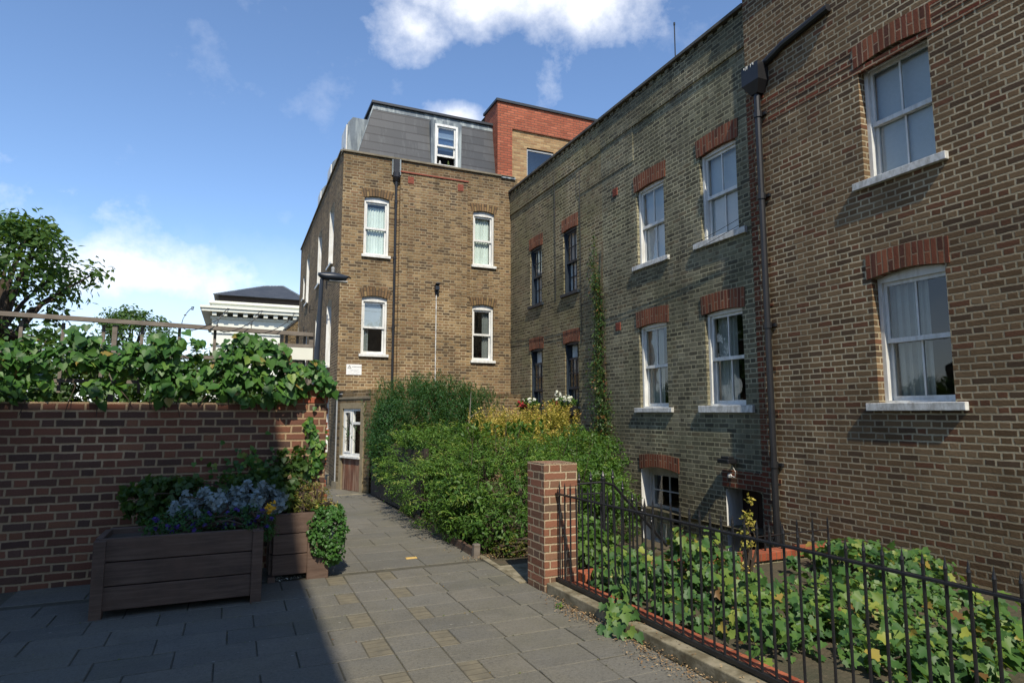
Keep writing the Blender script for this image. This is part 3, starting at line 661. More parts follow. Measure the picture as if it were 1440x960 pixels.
# ================================================================== TERRACE ON THE RIGHT
XW = 6.5
PR = lambda u, z, d: V((XW + d, u, z))      # face looks towards -X; u runs along Y
def house_shell(mb, y0, y1, z0, z1, depth, ops, mat=0, frieze=None):
    wall(mb, PR, y0, y1, z0, z1, ops, mat)
    X2 = XW + depth
    mb.poly([(X2, y0, z0), (X2, y1, z0), (X2, y1, z1), (X2, y0, z1)], mat, None, (1, 0, 0))
    mb.poly([(XW, y0, z0), (X2, y0, z0), (X2, y0, z1), (XW, y0, z1)], mat, None, (0, -1, 0))
    mb.poly([(XW, y1, z0), (X2, y1, z0), (X2, y1, z1), (XW, y1, z1)], mat, None, (0, 1, 0))
    mb.poly([(XW, y0, z1 - .15), (X2, y0, z1 - .15), (X2, y1, z1 - .15), (XW, y1, z1 - .15)], mat, None, (0, 0, 1))
def parapet(parent, y0, y1, z, mat, dentil=True):
    mb = MB(); mb.boxP(PR, y0, y1, z - .055, z, -.075, .28); mb.build('parapet_coping', 'darkstone', parent, bevel=.006)
    if dentil:
        mb = MB(); y = y0 + .01
        while y < y1 - .1:
            mb.boxP(PR, y, y + .105, z - .135, z - .056, -.024 - random.uniform(0, .008), .002); y += .215
        mb.boxP(PR, y0, y1, z - .20, z - .136, -.022, .002)
        mb.build('dentil_course', mat, parent)
def frieze(parent, y0, y1, z0, z1, gaps, mat):
    """brickwork standing 28 mm proud above and beside the sunk panels"""
    mb = MB(); mb.boxP(PR, y0, y1, z0, z1, -.028, .002)
    mb.build('frieze', mat, parent)

# --- house with white windows
h1 = thing('brick_house', 'mossy grey brick terraced house with white sash windows and pale blinds upstairs', 'house', (XW, 8.5, 0))
U1 = (6.72, 7.50, 4.21, 5.62, .03, .11, 0); U2 = (8.41, 9.20, 4.20, 5.62, .03, .11, 0)
G1 = (6.72, 7.50, 1.70, 3.13, .03, .11, 0); G2 = (8.43, 9.21, 1.68, 3.14, .03, .11, 0)
B1 = (8.24, 9.24, -.58, .70, .06, .19, 2); D1 = (6.50, 7.18, -1.42, .56, .04, .30, 2)
mb = MB(); house_shell(mb, 6.42, 10.36, -1.5, 7.40, 7, [U1, U2, G1, G2, B1, D1])
mb.build('wall', ['stock_green', 'stock_green', 'white'], h1)
parapet(h1, 6.42, 10.36, 7.47, 'stock_green'); frieze(h1, 6.42, 10.36, 6.835, 7.27, [], 'stock_green')
mb = MB(); mb.boxP(PR, 9.26, 10.355, 6.2, 6.834, -.012, .002); mb.build('pilaster', 'stock_green', h1)
for o in (U1, U2, G1, G2): arch(h1, PR, o, .25, 'red_arch', ext=.055, proud=.014, flare=.015, drop=.02)
arch(h1, PR, B1, .21, 'red_arch', ext=.03, proud=.012); 
o = sash(h1, PR, U1, 2, 1, 'white', .055, [('blind', 0, 1, .03, 1)], 'oldwhite', sill=(.16, .09, .05)); o['label'] = 'white sash window with a pale blind, upstairs nearest the camera'
o = sash(h1, PR, U2, 2, 1, 'white', .055, [('blind', 0, 1, .0, 1)], 'oldwhite', sill=(.12, .075, .05)); o['label'] = 'white sash window with a pale blind, upstairs nearer the creeper'
o = sash(h1, PR, G1, 2, 1, 'white', .055, [('grey', .42, 1, 0, 1)], 'oldwhite', sill=(.16, .10, .05)); o['label'] = 'white sash window with grey curtain above the basement door'
o = sash(h1, PR, G2, 2, 1, 'white', .055, [('grey', .42, 1, 0, 1)], 'oldwhite', sill=(.13, .075, .05)); o['label'] = 'white sash window with grey curtain above the basement window'
o = sash(h1, PR, B1, 2, 2, 'white', .17, [('net', .55, 1, 0, .42)], 'oldwhite', sill=(.02, .05, .02), head=.06); o['label'] = 'white basement window with smaller panes'
# basement door
mb = MB(); mb.boxP(PR, 6.50, 7.18, -1.42, .56, .30, .34); d = mb.build('door', 'door', h1)
mb = MB()
for (a, b, c, e) in ((6.60, 6.80, -1.2, -.55), (6.88, 7.08, -1.2, -.55), (6.60, 6.80, -.4, .4), (6.88, 7.08, -.4, .4)): mb.boxP(PR, a, b, c, e, .290, .301)
mb.build('door_panels', 'door', d, bevel=.006)
mb = MB(); mb.lathe((XW + .26, 6.62, -.20), [(0, -.025), (.02, -.02), (.028, 0), (.02, .02), (0, .025)], 10); mb.build('door_knob', 'chrome', d, True)
mb = MB(); mb.boxP(PR, 6.44, 7.23, .545, .79, -.02, .15); mb.build('door_lintel', 'red_quoin', h1, bevel=.008)
# terracotta vents, cables, security light
for y, z in ((9.88, 5.80), (9.86, 3.20)):
    mb = MB(); mb.boxP(PR, y - .08, y + .08, z - .08, z + .07, -.012, .02)
    for k in range(4): mb.boxP(PR, y - .065, y + .065, z - .062 + k * .034, z - .046 + k * .034, -.017, -.011)
    mb.build('air_vent', 'terracotta', h1)
l = thing('security_light', 'small black floodlight fixed above the basement door', 'lamp', (XW - .02, 7.0, .93))
mb = MB(); mb.boxP(PR, 6.90, 7.12, .895, .955, -.20, -.04); mb.boxP(PR, 6.93, 7.09, .955, .99, -.16, -.06); mb.build('lamp_head', 'black', l, bevel=.01)
mb = MB(); mb.tube([(XW, 7.0, .88), (XW - .06, 7.0, .89), (XW - .10, 7.0, .925)], .012, 6); mb.build('bracket', 'black', l)
mb = MB(); mb.tube([(XW - .05, 7.02, .90), (XW - .07, 6.9, .78), (XW - .05, 6.94, .70), (XW - .02, 7.06, .72)], .005, 6); mb.lathe((XW - .03, 7.06, .71), [(0, -.03), (.03, -.02), (.034, .01), (.02, .03), (0, .035)], 10); mb.build('sensor', 'oldwhite', l)

# --- house with dark windows
h2 = thing('brick_house', 'grey brown brick terraced house with dark navy sash windows and flower boxes', 'house', (XW, 12.6, 0))
A1 = (11.38, 11.98, 4.16, 5.60, .025, .10, 0); A2 = (13.06, 13.68, 4.16, 5.60, .025, .10, 0)
C1 = (11.36, 11.96, 1.72, 3.12, .025, .10, 0); C2 = (13.04, 13.68, 1.72, 3.13, .025, .10, 0)
mb = MB(); house_shell(mb, 10.362, 14.88, -.2, 7.40, 7, [A1, A2, C1, C2]); mb.build('wall', ['stock_warm'], h2)
parapet(h2, 10.362, 14.88, 7.47, 'stock_warm'); frieze(h2, 10.362, 14.88, 6.80, 7.27, [], 'stock_warm')
mb = MB(); mb.boxP(PR, 10.365, 11.36, 6.2, 6.799, -.012, .002); mb.build('pilaster', 'stock_warm', h2)
for o in (A1, A2, C1, C2): arch(h2, PR, o, .25, 'red_arch', ext=.05, proud=.014, flare=.012, drop=.02)
for o, lb in ((A1, 'navy window upstairs beside the creeper'), (A2, 'navy window upstairs by the far corner')):
    w_ = sash(h2, PR, o, 3, 2, 'navy', .03, [('blind', 0, 1, 0, 1)], 'navy', sill=(.09, .06, .05), fw=.03); w_['label'] = lb
for o, lb in ((C1, 'navy window behind the white flowers, top sash lowered'), (C2, 'navy window behind the crimson flowers, top sash lowered')):
    w_ = sash(h2, PR, o, 3, 2, 'navy', .03, [('white', .6, 1, .6, 1), ('grey', 0, 1, 0, .74)], 'navy', sill=(.06, .05, .05), lower_drop=.28, fw=.03); w_['label'] = lb
mb = MB(); mb.tube([(XW - .012, 12.36, 7.1), (XW - .036, 12.36, 6.8), (XW - .012, 12.36, 6.7), (XW - .012, 12.34, 4.1)], .008, 5); mb.build('cable', 'blackpvc', h2)
mb = MB(); mb.tube([(XW - .012, 11.22, 6.7), (XW - .012, 11.2, 3.0)], .007, 5); mb.build('cable', 'blackpvc', h2)

# --- nearest house (brown brick, red dressings)
h3 = thing('brick_house', 'brown brick house end with red brick quoins and black drainpipe', 'house', (XW, 4.4, 0))
N1 = (3.9, 4.7, 4.2, 5.62, .05, .11, 0); N2 = (3.9, 4.7, 1.7, 3.13, .05, .11, 0)
mb = MB(); P3 = lambda u, z, d: V((XW - .06 + d, u, z))
wall(mb, P3, -2.0, 6.415, -.2, 8.6, [N1, N2])
X3 = XW - .06
mb.poly([(X3, 6.415, -1.5), (X3 + 7, 6.415, -1.5), (X3 + 7, 6.415, 8.6), (X3, 6.415, 8.6)], 0, None, (0, 1, 0))
mb.poly([(X3, -2, -.2), (X3 + 7, -2, -.2), (X3 + 7, -2, 8.6), (X3, -2, 8.6)], 0, None, (0, -1, 0))
mb.poly([(X3 + 7, -2, -.2), (X3 + 7, 6.415, -.2), (X3 + 7, 6.415, 8.6), (X3 + 7, -2, 8.6)], 0, None, (1, 0, 0))
mb.poly([(X3, -2, 8.6), (X3 + 7, -2, 8.6), (X3 + 7, 6.415, 8.6), (X3, 6.415, 8.6)], 0, None, (0, 0, 1))
mb.build('wall', 'stock_brown', h3)
mb = MB(); z = -.1; k = 0
while z < 5.95:
    w_ = .215 if k % 2 else .10
    if k % 5 in (0, 2, 4): w_ = .11
    mb.boxP(P3, 6.417 - w_ - (.1 if k % 4 == 3 else 0), 6.417, z + .006, z + .066, -.005, .1); z += .072; k += 1
mb.build('quoin', 'red_quoin', h3)
mb = MB()
for zz in (5.50, 5.64, 5.78): mb.boxP(P3, 3.0, 6.19, zz, zz + .066, -.004, .05)
mb.build('string_course', 'red_quoin', h3)
mb = MB()
for i_, pr_ in enumerate((.03, .06, .10)): mb.boxP(P3, -2, 6.415 + pr_, 7.58 + .07 * i_, 7.648 + .07 * i_, -pr_, .2)
mb.build('cornice', 'stock_brown', h3)
for o in (N1, N2):
    arch(h3, P3, o, .25, 'red_arch', ext=.05, proud=.01)
    w_ = sash(h3, P3, o, 2, 1, 'white', .10, [('grey', .4, 1, 0, 1)] if o is N2 else [('blind', 0, 1, 0, 1)], 'oldwhite', sill=(.12, .08, .06))
dp = thing('drainpipe', 'black drainpipe with square hopper streaked by bird droppings on the nearest house', 'drainpipe', (6.36, 6.15, 0))
mb = MB(); mb.tube([(6.37, 6.15, -.1), (6.37, 6.15, 6.0)], .042, 10); mb.build('pipe', 'blackpvc', dp)
for zz in (.9, 2.7, 4.45, 5.6):
    mb = MB(); mb.lathe((6.37, 6.15, zz), [(.043, 0), (.055, 0), (.055, .08), (.043, .08)], 10); mb.boxP(P3, 6.05, 6.25, zz + .02, zz + .06, -.04, .0); mb.build('collar', 'blackpvc', dp)
mb = MB(); a = [(6.25, 6.0), (6.44, 6.0), (6.44, 6.30), (6.25, 6.30)]; b = [(6.32, 6.09), (6.43, 6.09), (6.43, 6.21), (6.32, 6.21)]
for (p, q, r_, s_) in ((a, a, 6.08, 6.33), (b, a, 5.93, 6.08)):
    for k in range(4):
        k2 = (k + 1) % 4; mb.poly([(*p[k], r_), (*p[k2], r_), (*q[k2], s_), (*q[k], s_)], 0, None, (p[k][0] + p[k2][0] - 12.69, p[k][1] + p[k2][1] - 12.3, 0))
mb.poly([(*q_, 6.25) for q_ in a], 0, None, (0, 0, 1)); hp = mb.build('hopper', 'blackpvc', dp)
mb = MB(); random.seed(3)
for k in range(9):
    y = random.uniform(6.01, 6.29); zz = 6.328; hh = random.uniform(.012, .05); ww = random.uniform(.004, .010)
    mb.tube([(6.248, y, zz), (6.247, y + random.uniform(-.004, .004), zz - hh)], [ww, ww * .35], 6)
for k in range(16):
    y = random.uniform(6.0, 6.3); x = random.uniform(6.25, 6.42); r0 = random.uniform(.012, .034); mb.lathe((x, y, 6.325), [(r0, 0), (r0 * .7, r0 * .5), (0, r0 * .8)], 6)
mb.build('bird_droppings', 'white', hp)
mb = MB(); mb.tube([(6.40, 6.1, 6.3), (6.40, 5.7, 6.42), (6.40, 5.0, 6.5)], .05, 10); mb.build('pipe_branch', 'blackpvc', dp)

# aerial on the roof
an = thing('roof_aerial', 'thin pole aerial standing above the white windowed house roof', 'aerial', (8.3, 10.1, 7.3))
bx, by = 8.3, 10.13
mb = MB(); mb.tube([(bx, by, 7.25), (bx, by, 8.85)], .022, 6); mb.build('mast', 'greypipe', an)
mb = MB(); mb.tube([(bx - .05, by + .02, 8.55), (bx - .05, by + .02, 9.85)], .014, 6); mb.lathe((bx - .05, by + .02, 9.82), [(0, 0), (.022, .01), (.022, .07), (0, .08)], 6); mb.build('rod', 'darktrim', an)

# ================================================================== CENTRAL BUILDING
cb = thing('corner_building', 'sunlit yellow stock brick corner block under a slate mansard roof', 'building', (4.4, 14.9, 0))
YF, XS = 14.9, 2.13
PF = lambda u, z, d: V((u, YF + d, z)); PS = lambda u, z, d: V((XS + d, u, z))
F1 = (2.65, 3.26, 5.36, 6.83, .055, .07, 0); F2 = (5.44, 6.035, 5.37, 6.83, .055, .07, 0)
F3 = (2.65, 3.26, 2.97, 4.38, .055, .07, 0); F4 = (5.435, 6.02, 2.91, 4.36, .055, .07, 0)
mb = MB(); wall(mb, PF, XS, 6.70, 0, 7.83, [F1, F2, F3, F4])
SW = [(16.25, 17.12, 5.43, 7.05, .06, .17, 1), (18.75, 19.65, 5.38, 7.03, .06, .17, 1), (22.1, 23.0, 5.36, 7.08, .06, .17, 1), (23.55, 24.1, 5.72, 6.6, .04, .17, 1),
      (16.2, 17.1, 2.78, 4.52, .12, .17, 1), (18.75, 19.65, 2.78, 4.5, .12, .17, 1), (22.1, 23.0, 2.78, 4.4, .12, .17, 1), (16.1, 17.0, .70, 1.95, .04, .15, 1)]
wall(mb, PS, YF, 25.5, 0, 7.95, SW, uoff=.1)
mb.poly([(XS, 25.5, 0), (9, 25.5, 0), (9, 25.5, 7.95), (XS, 25.5, 7.95)], 0, None, (0, 1, 0))
mb.poly([(9, YF, 0), (9, 25.5, 0), (9, 25.5, 7.83), (9, YF, 7.83)], 0, None, (1, 0, 0))
mb.poly([(XS, YF + .3, 7.7), (9, YF + .3, 7.7), (9, 25.5, 7.7), (XS, 25.5, 7.7)], 0, None, (0, 0, 1))
mb.poly([(6.7, YF, 0), (9, YF, 0), (9, YF, 7.3), (6.7, YF, 7.3)], 0, None, (0, -1, 0))
mb.build('wall', ['stock', 'white'], cb)
mb = MB(); mb.boxP(PF, XS - .03, 6.60, 7.831, 7.88, -.05, .28); mb.boxP(PS, YF + .29, 25.5, 7.951, 8.0, -.04, .24); mb.build('parapet_coping', 'stone', cb, bevel=.006)
for o in (F1, F2, F3, F4): arch(cb, PF, o, .19, 'stock_arch', ext=.05, proud=.004, flare=.05)
labs = ['white sash window with net curtains, upper left by the drainpipe', 'white sash window with net curtains, upper right', 'white sash window with pale blind, lower left above the sign', 'white sash window with dark glass, lower right']
ins = [[('net', 0, 1, 0, .93)], [('net', 0, .95, 0, .98)], [('blind', 0, 1, .52, 1), ('grey', 0, .3, 0, .5)], [('grey', .6, 1, 0, 1)]]
for o, lb, i_ in zip((F1, F2, F3, F4), labs, ins):
    w_ = sash(cb, PF, o, 1, 1, 'white', .06, i_, 'white', sill=(.045, .06, .06), head=.085, raise_low=0, fw=.05, glass='glass' if o[2] > 5 else 'glass_mirror'); w_['label'] = lb
for o in SW: sash(cb, PS, o, 1, 1, 'white', .16, [], 'white', sill=(.03, .06, .06))
# chimney breast with red capping line and two terracotta vents
mb = MB(); mb.boxP(PF, 3.50, 5.26, 0, 7.50, -.085, .0); mb.build('chimney_breast', 'stock', cb)
mb = MB(); mb.boxP(PF, 3.49, 5.28, 7.501, 7.535, -.11, .0); mb.build('capping_tiles', 'terracotta', cb)
for x, z in ((3.76, 7.33), (5.06, 7.33)):
    mb = MB(); mb.boxP(PF, x - .075, x + .075, z - .085, z + .085, -.098, -.08)
    for k in range(4): mb.boxP(PF, x - .06, x + .06, z - .065 + k * .037, z - .05 + k * .037, -.103, -.097)
    mb.build('air_vent', 'terracotta', cb)
# mansard
XL0, XL1, XR = 2.42, 2.92, 6.50; YM0, YM1, ZM0, ZM1 = 15.12, 15.42, 7.72, 9.44; YB = 24.8
mb = MB()
fl = lambda x, y, z, h: (x, z if not h else z)
def rp(*q):                                                         # q = (x, z) on the front slope
    pp = [(x, YM0 + (YM1 - YM0) * (z - ZM0) / (ZM1 - ZM0), z) for x, z in q]; mb.poly(pp, 0, list(q), (0, -1, .3))
xl = lambda z: XL0 + (XL1 - XL0) * (z - ZM0) / (ZM1 - ZM0)
rp((XL0, ZM0), (XR, ZM0), (XR, 7.92), (xl(7.92), 7.92)); rp((xl(7.92), 7.92), (4.40, 7.92), (4.40, 9.17), (xl(9.17), 9.17)); rp((5.15, 7.92), (XR, 7.92), (XR, 9.17), (5.15, 9.17)); rp((xl(9.17), 9.17), (XR, 9.17), (XR, ZM1), (XL1, ZM1))
mb.poly([(XL0, YM0, ZM0), (XL0, YB, ZM0), (XL1, YB, ZM1), (XL1, YM1, ZM1)], 0, [(YM0, ZM0), (YB, ZM0), (YB, ZM1), (YM1, ZM1)], (-1, 0, .3))
mb.poly([(XL0, YB, ZM0), (XR, YB, ZM0), (XR, YB, ZM1), (XL1, YB, ZM1)], 0, None, (0, 1, .3))
rf = mb.build('roof', 'slate', cb)
mb = MB(); mb.poly([(XL1, YM1, ZM1), (XR, YM1, ZM1), (XR, YB, ZM1), (XL1, YB, ZM1)], 0, None, (0, 0, 1)); mb.build('flat_roof', 'lead', rf)
k_ = .13 / (ZM1 - ZM0)
lx = lambda t: XL0 + (XL1 - XL0) * t; ly = lambda t: YM0 + (YM1 - YM0) * t; lz = lambda t: ZM0 + (ZM1 - ZM0) * t
mb = MB(); t0 = .91
mb.poly([(lx(t0) - .006, ly(t0) - .008, lz(t0)), (XR, ly(t0) - .008, lz(t0)), (XR, YM1 - .008, ZM1), (XL1 - .006, YM1 - .008, ZM1)], 0, None, (0, -1, .3))
mb.poly([(lx(t0) - .007, ly(t0) - .008, lz(t0)), (lx(t0) - .007, YB, lz(t0)), (XL1 - .007, YB, ZM1), (XL1 - .007, YM1 - .008, ZM1)], 0, None, (-1, 0, .3))
mb.tube([(lx(0), ly(0), lz(0)), (lx(1), ly(1), lz(1))], .016, 6)
mb.build('lead_flashing', 'lead', rf)
mb = MB(); mb.box(XL1 - .07, XR + .01, YM1 - .08, YM1 + .02, ZM1 + .001, ZM1 + .062); mb.box(XL1 - .07, XL1 + .05, YM1 + .021, YB, ZM1 + .001, ZM1 + .062); mb.build('eaves_trim', 'darktrim', rf)
# front dormer
dm = MB(); x0, x1, z0, z1, yd = 4.36, 5.19, 7.90, 9.20, 15.16
PD = lambda u, z, d: V((u, yd + d, z)); DO = (4.47, 5.08, 7.99, 9.10, 0, .04, 0)
wall(dm, PD, x0, x1, z0, z1, [DO]); dm.poly([(x0, yd, z0), (x0, yd, z1), (x0, yd + .6, z1), (x0, yd + .6, z0)], 0, None, (-1, 0, 0)); dm.poly([(x1, yd, z0), (x1, yd, z1), (x1, yd + .6, z1), (x1, yd + .6, z0)], 0, None, (1, 0, 0))
dm.poly([(x0, yd, z1), (x1, yd, z1), (x1, yd + .6, z1), (x0, yd + .6, z1)], 0, None, (0, 0, 1))
dz = dm.build('dormer', 'lead', cb)
w_ = sash(dz, PD, DO, 1, 1, 'white', -.008, [('blind', 0, 1, .42, 1)], None, fw=.05, raise_low=.24, head=.05, glass='glass_blue', pad=.04)
w_.name = 'dormer_window'
for ch in [c for c in S.objects if c.parent == w_]:                 # keep the depth at thing > part > sub-part
    ch.parent = cb; ch.location = V(ORG[ch.name]) - ORG[cb.name]; ch.name = {'glass': 'dormer_glass', 'blind': 'dormer_blind', 'room': 'dormer_room'}.get(ch.name.split('.')[0], ch.name)
for x, c, hh in ((4.63, 'oldwhite', .10), (4.86, 'L_olive', .13)):
    mb = MB(); mb.lathe((x, yd + .085, 8.045), [(0, 0), (.03, .0), (.034, .03), (.022, .06), (.026, .08), (.01, hh), (0, hh + .005)], 8)
    o = mb.build('ornament', c, None, True); tag(o, {'oldwhite': 'small white ornament on the open attic window ledge', 'L_olive': 'small greenish ornament on the open attic window ledge'}[c], 'ornament')
# side dormers
for i_, (y0, y1) in enumerate(((15.42, 16.25), (18.2, 19.0), (20.6, 21.4))):
    mb = MB(); xa = 2.28; zt = 8.98
    za, zb2 = 8.0, zt
    mb.poly([(xa, y0, za - .3), (xa, y0, zb2 - .16), (xa + .12, y0, zb2), (2.9, y0, zb2), (2.9, y0, za - .3)], 0, None, (0, -1, 0))
    mb.poly([(xa, y1, za - .3), (xa, y1, zb2 - .16), (xa + .12, y1, zb2), (2.9, y1, zb2), (2.9, y1, za - .3)], 0, None, (0, 1, 0))
    mb.poly([(xa, y0, zb2 - .16), (xa, y1, zb2 - .16), (xa + .12, y1, zb2), (xa + .12, y0, zb2)], 0, None, (-1, 0, 1))
    mb.poly([(xa + .12, y0, zb2), (2.9, y0, zb2), (2.9, y1, zb2), (xa + .12, y1, zb2)], 0, None, (0, 0, 1))
    mb.poly([(xa, y0, za - .3), (xa, y1, za - .3), (xa, y1, zb2 - .16), (xa, y0, zb2 - .16)], 0, None, (-1, 0, 0))
    dd = mb.build('dormer', 'lead', cb)
    mb = MB(); mb.box(xa - .03, xa - .001, y0 + .04, y1 - .04, za, zb2 - .2); mb.build('window', 'white', dd)
# rear lean-to seen past the side
mb = MB(); mb.poly([(2.13, 25.6, 0), (1.62, 25.6, 0), (1.62, 25.6, 4.72), (2.13, 25.6, 5.2)], 0, None, (0, -1, 0)); mb.poly([(1.62, 25.6, 0), (1.62, 28, 0), (1.62, 28, 4.72), (1.62, 25.6, 4.72)], 0, None, (-1, 0, 0))
mb.build('lean_to', 'stock_dark', cb)
mb = MB(); mb.boxP(lambda u, z, d: V((2.13 - .54 * u, d, 5.22 - .50 * u + z)), 0, 1.02, 0, .07, 25.55, 28); mb.build('lean_to_roof', 'darktrim', cb)
# brackets on the side wall
for y, z in ((16.4, 4.85), (20.3, 4.8), (22.0, 4.35)):
    mb = MB(); mb.tube([(XS, y, z), (XS - .13, y, z)], .012, 5); mb.tube([(XS - .12, y, z - .12), (XS - .12, y, z + .12)], .014, 5); mb.build('cable_bracket', 'black', cb)
# plinth at the foot of the side wall
mb = MB(); mb.box(XS - .14, XS - .001, 14.95, 19, 0, .16); mb.build('plinth', 'stone', cb, bevel=.01)

# drainpipe on the sunlit wall
dp = thing('drainpipe', 'black drainpipe with hopper down the sunlit brick wall', 'drainpipe', (3.40, 14.84, 0))
mb = MB(); mb.tube([(3.40, 14.83, .3), (3.40, 14.83, 7.35)], .032, 10); mb.build('pipe', 'blackpvc', dp)
mb = MB(); mb.lathe((3.40, 14.82, 7.25), [(.035, 0), (.09, .10), (.09, .22), (.06, .24), (.0, .24)], 10); mb.box(3.33, 3.47, 14.79, 14.899, 7.49, 7.80); mb.build('hopper', 'blackpvc', dp)
mb = MB(); mb.box(3.295, 3.329, 14.86, 14.897, 7.42, 7.82); mb.box(3.471, 3.505, 14.80, 14.897, 7.42, 7.82); mb.build('lead_lining', 'lead', dp)
for zz in (1.9, 3.6, 5.3, 6.7):
    mb = MB(); mb.lathe((3.40, 14.83, zz), [(.033, 0), (.042, 0), (.042, .06), (.033, .06)], 10); mb.build('collar', 'blackpvc', dp)
# bulkhead lamp with conduit
lt = thing('wall_light', 'small dark wall lamp on top of a white conduit on the sunlit wall', 'lamp', (4.45, 14.8, 4.6))
mb = MB(); mb.box(4.40, 4.50, 14.68, 14.812, 4.60, 4.70); mb.boxP(lambda u, z, d: V((u, d, z + (14.8 - d) * .3)), 4.395, 4.505, 4.70, 4.725, 14.64, 14.81); mb.box(4.42, 4.48, 14.77, 14.813, 4.5, 4.6); mb.build('lamp_head', 'lamp', lt, bevel=.008)
mb = MB(); mb.tube([(4.45, 14.80, 4.5), (4.45, 14.80, 2.0)], .014, 8); mb.build('conduit', 'oldwhite', lt)
# warning sign
sg = thing('warning_sign', 'small white warning notice screwed to the brick wall below the lower left window', 'sign', (2.51, 14.88, 2.6))
mb = MB(); mb.box(2.335, 2.685, 14.885, 14.899, 2.475, 2.72); sp = mb.build('plate', 'signwhite', sg, bevel=.002)
def text(body, x, z, size, mat, parent, y=14.8835, name='lettering', align='LEFT'):
    cu = bpy.data.curves.new(name, 'FONT'); cu.body = body; cu.size = size; cu.align_x = align
    t = bpy.data.objects.new(name, cu); COL.objects.link(t); bpy.context.view_layer.update()
    me = bpy.data.meshes.new_from_object(t.evaluated_get(bpy.context.evaluated_depsgraph_get())); bpy.data.objects.remove(t)
    me.materials.clear(); me.materials.append(M[mat]); o = bpy.data.objects.new(name, me); COL.objects.link(o)
    place(o, (x, y, z), parent); o.rotation_euler = (R(90), 0, 0); return o
text('WARNING', 2.462, 2.644, .046, 'signink', sg)
mb = MB()
def bar(p, q, t=.005):
    p, q = V(p), V(q); n = (q - p).normalized(); s_ = V((-n.z, 0, n.x)) * t
    mb.poly([p + s_, q + s_, q - s_, p - s_], 0, None, (0, -1, 0))
Y_ = 14.8838; T = [V((2.365, Y_, 2.625)), V((2.445, Y_, 2.625)), V((2.405, Y_, 2.695))]
for k in range(3): bar(T[k], T[(k + 1) % 3])
bar((2.405, Y_, 2.675), (2.405, Y_, 2.648), .004); bar((2.405, Y_, 2.641), (2.405, Y_, 2.634), .004)
mb.build('triangle_symbol', 'signink', sg)
mb = MB()
for z_, xs in ((2.592, ((2.41, 2.49), (2.50, 2.56), (2.57, 2.63))), (2.572, ((2.44, 2.50), (2.51, 2.58))), (2.545, ((2.37, 2.46), (2.50, 2.55), (2.56, 2.64))), (2.502, ((2.38, 2.42), (2.44, 2.52), (2.55, 2.62)))):
    for a, b in xs: bar((a, Y_, z_), (b, Y_, z_), .0035)
mb.build('small_print', 'greyink', sg)

# orange brick rooftop block
ob = thing('orange_brick_block', 'modern orange brick upper block with buff panel behind the slate roof', 'building', (8, 15, 0))
PO = lambda u, z, d: V((u, 15.02 + d, z)); OW = (7.06, 7.89, 8.02, 8.86, 0, .10, 1)
mb = MB(); XO = 6.17
# sloping left edge against the mansard is simply hidden by it; orange front with a recessed buff panel
mb.poly([PO(*q) for q in ((XO, 7.75, 0), (6.60, 7.75, 0), (6.60, 10.0, 0), (XO, 10.0, 0))], 0, [(XO, 7.75), (6.6, 7.75), (6.6, 10), (XO, 10)], (0, -1, 0))
mb.poly([PO(*q) for q in ((6.60, 9.30, 0), (8.46, 9.30, 0), (8.46, 10.0, 0), (6.60, 10.0, 0))], 0, [(6.6, 9.3), (8.46, 9.3), (8.46, 10), (6.6, 10)], (0, -1, 0))
mb.poly([PO(*q) for q in ((8.46, 5, 0), (10.6, 5, 0), (10.6, 10.0, 0), (8.46, 10.0, 0))], 0, None, (0, -1, 0))
mb.poly([PO(*q) for q in ((6.60, 5, 0), (6.60, 9.3, 0), (6.60, 9.3, .05), (6.60, 5, .05))], 0, None, (1, 0, 0))
mb.poly([PO(*q) for q in ((8.46, 5, 0), (8.46, 9.3, 0), (8.46, 9.3, .05), (8.46, 5, .05))], 0, None, (-1, 0, 0))
mb.poly([PO(*q) for q in ((6.60, 9.3, 0), (8.46, 9.3, 0), (8.46, 9.3, .05), (6.60, 9.3, .05))], 0, None, (0, 0, -1))
mb.poly([(XO, 15.02, 7.75), (XO, 16.0, 7.75), (XO, 16.0, 10), (XO, 15.02, 10)], 0, None, (-1, 0, 0))
mb.poly([(XO, 16.0, 7.75), (XO, 22, 7.75), (XO, 22, 9.8), (XO, 16.0, 9.8)], 1, None, (-1, 0, 0))
mb.poly([(10.6, 15.02, 5), (10.6, 22, 5), (10.6, 22, 10), (10.6, 15.02, 10)], 0, None, (1, 0, 0))
mb.poly([(XO, 22, 5), (10.6, 22, 5), (10.6, 22, 10), (XO, 22, 10)], 0, None, (0, 1, 0))
mb.poly([(XO, 15.02, 9.99), (10.6, 15.02, 9.99), (10.6, 22, 9.99), (XO, 22, 9.99)], 1, None, (0, 0, 1))
mb.build('wall', ['orange', 'stock_dark'], ob)
mb = MB(); PO2 = lambda u, z, d: V((u, 15.07 + d, z)); wall(mb, PO2, 6.60, 8.46, 5, 9.30, [OW]); mb.build('buff_panel', ['buff', 'darktrim'], ob)
mb = MB()
for a, b, c, d in ((7.06, 7.10, 8.02, 8.83), (7.85, 7.89, 8.02, 8.83), (7.1, 7.85, 8.79, 8.83), (7.1, 7.85, 8.02, 8.06)): mb.boxP(PO2, a, b, c, d, .03, .08)
w_ = mb.build('window', 'greypipe', ob)
mb = MB(); mb.poly([PO2(*q) for q in ((7.1, 8.06, .05), (7.85, 8.06, .05), (7.85, 8.79, .05), (7.1, 8.79, .05))], 0, None, (0, -1, 0)); mb.build('glass', 'glass_blue', w_)
mb = MB(); mb.poly([PO2(*q) for q in ((6.9, 7.9, .5), (8.1, 7.9, .5), (8.1, 8.95, .5), (6.9, 8.95, .5))], 0, None, (0, -1, 0)); mb.build('blind', 'greycurt', w_)
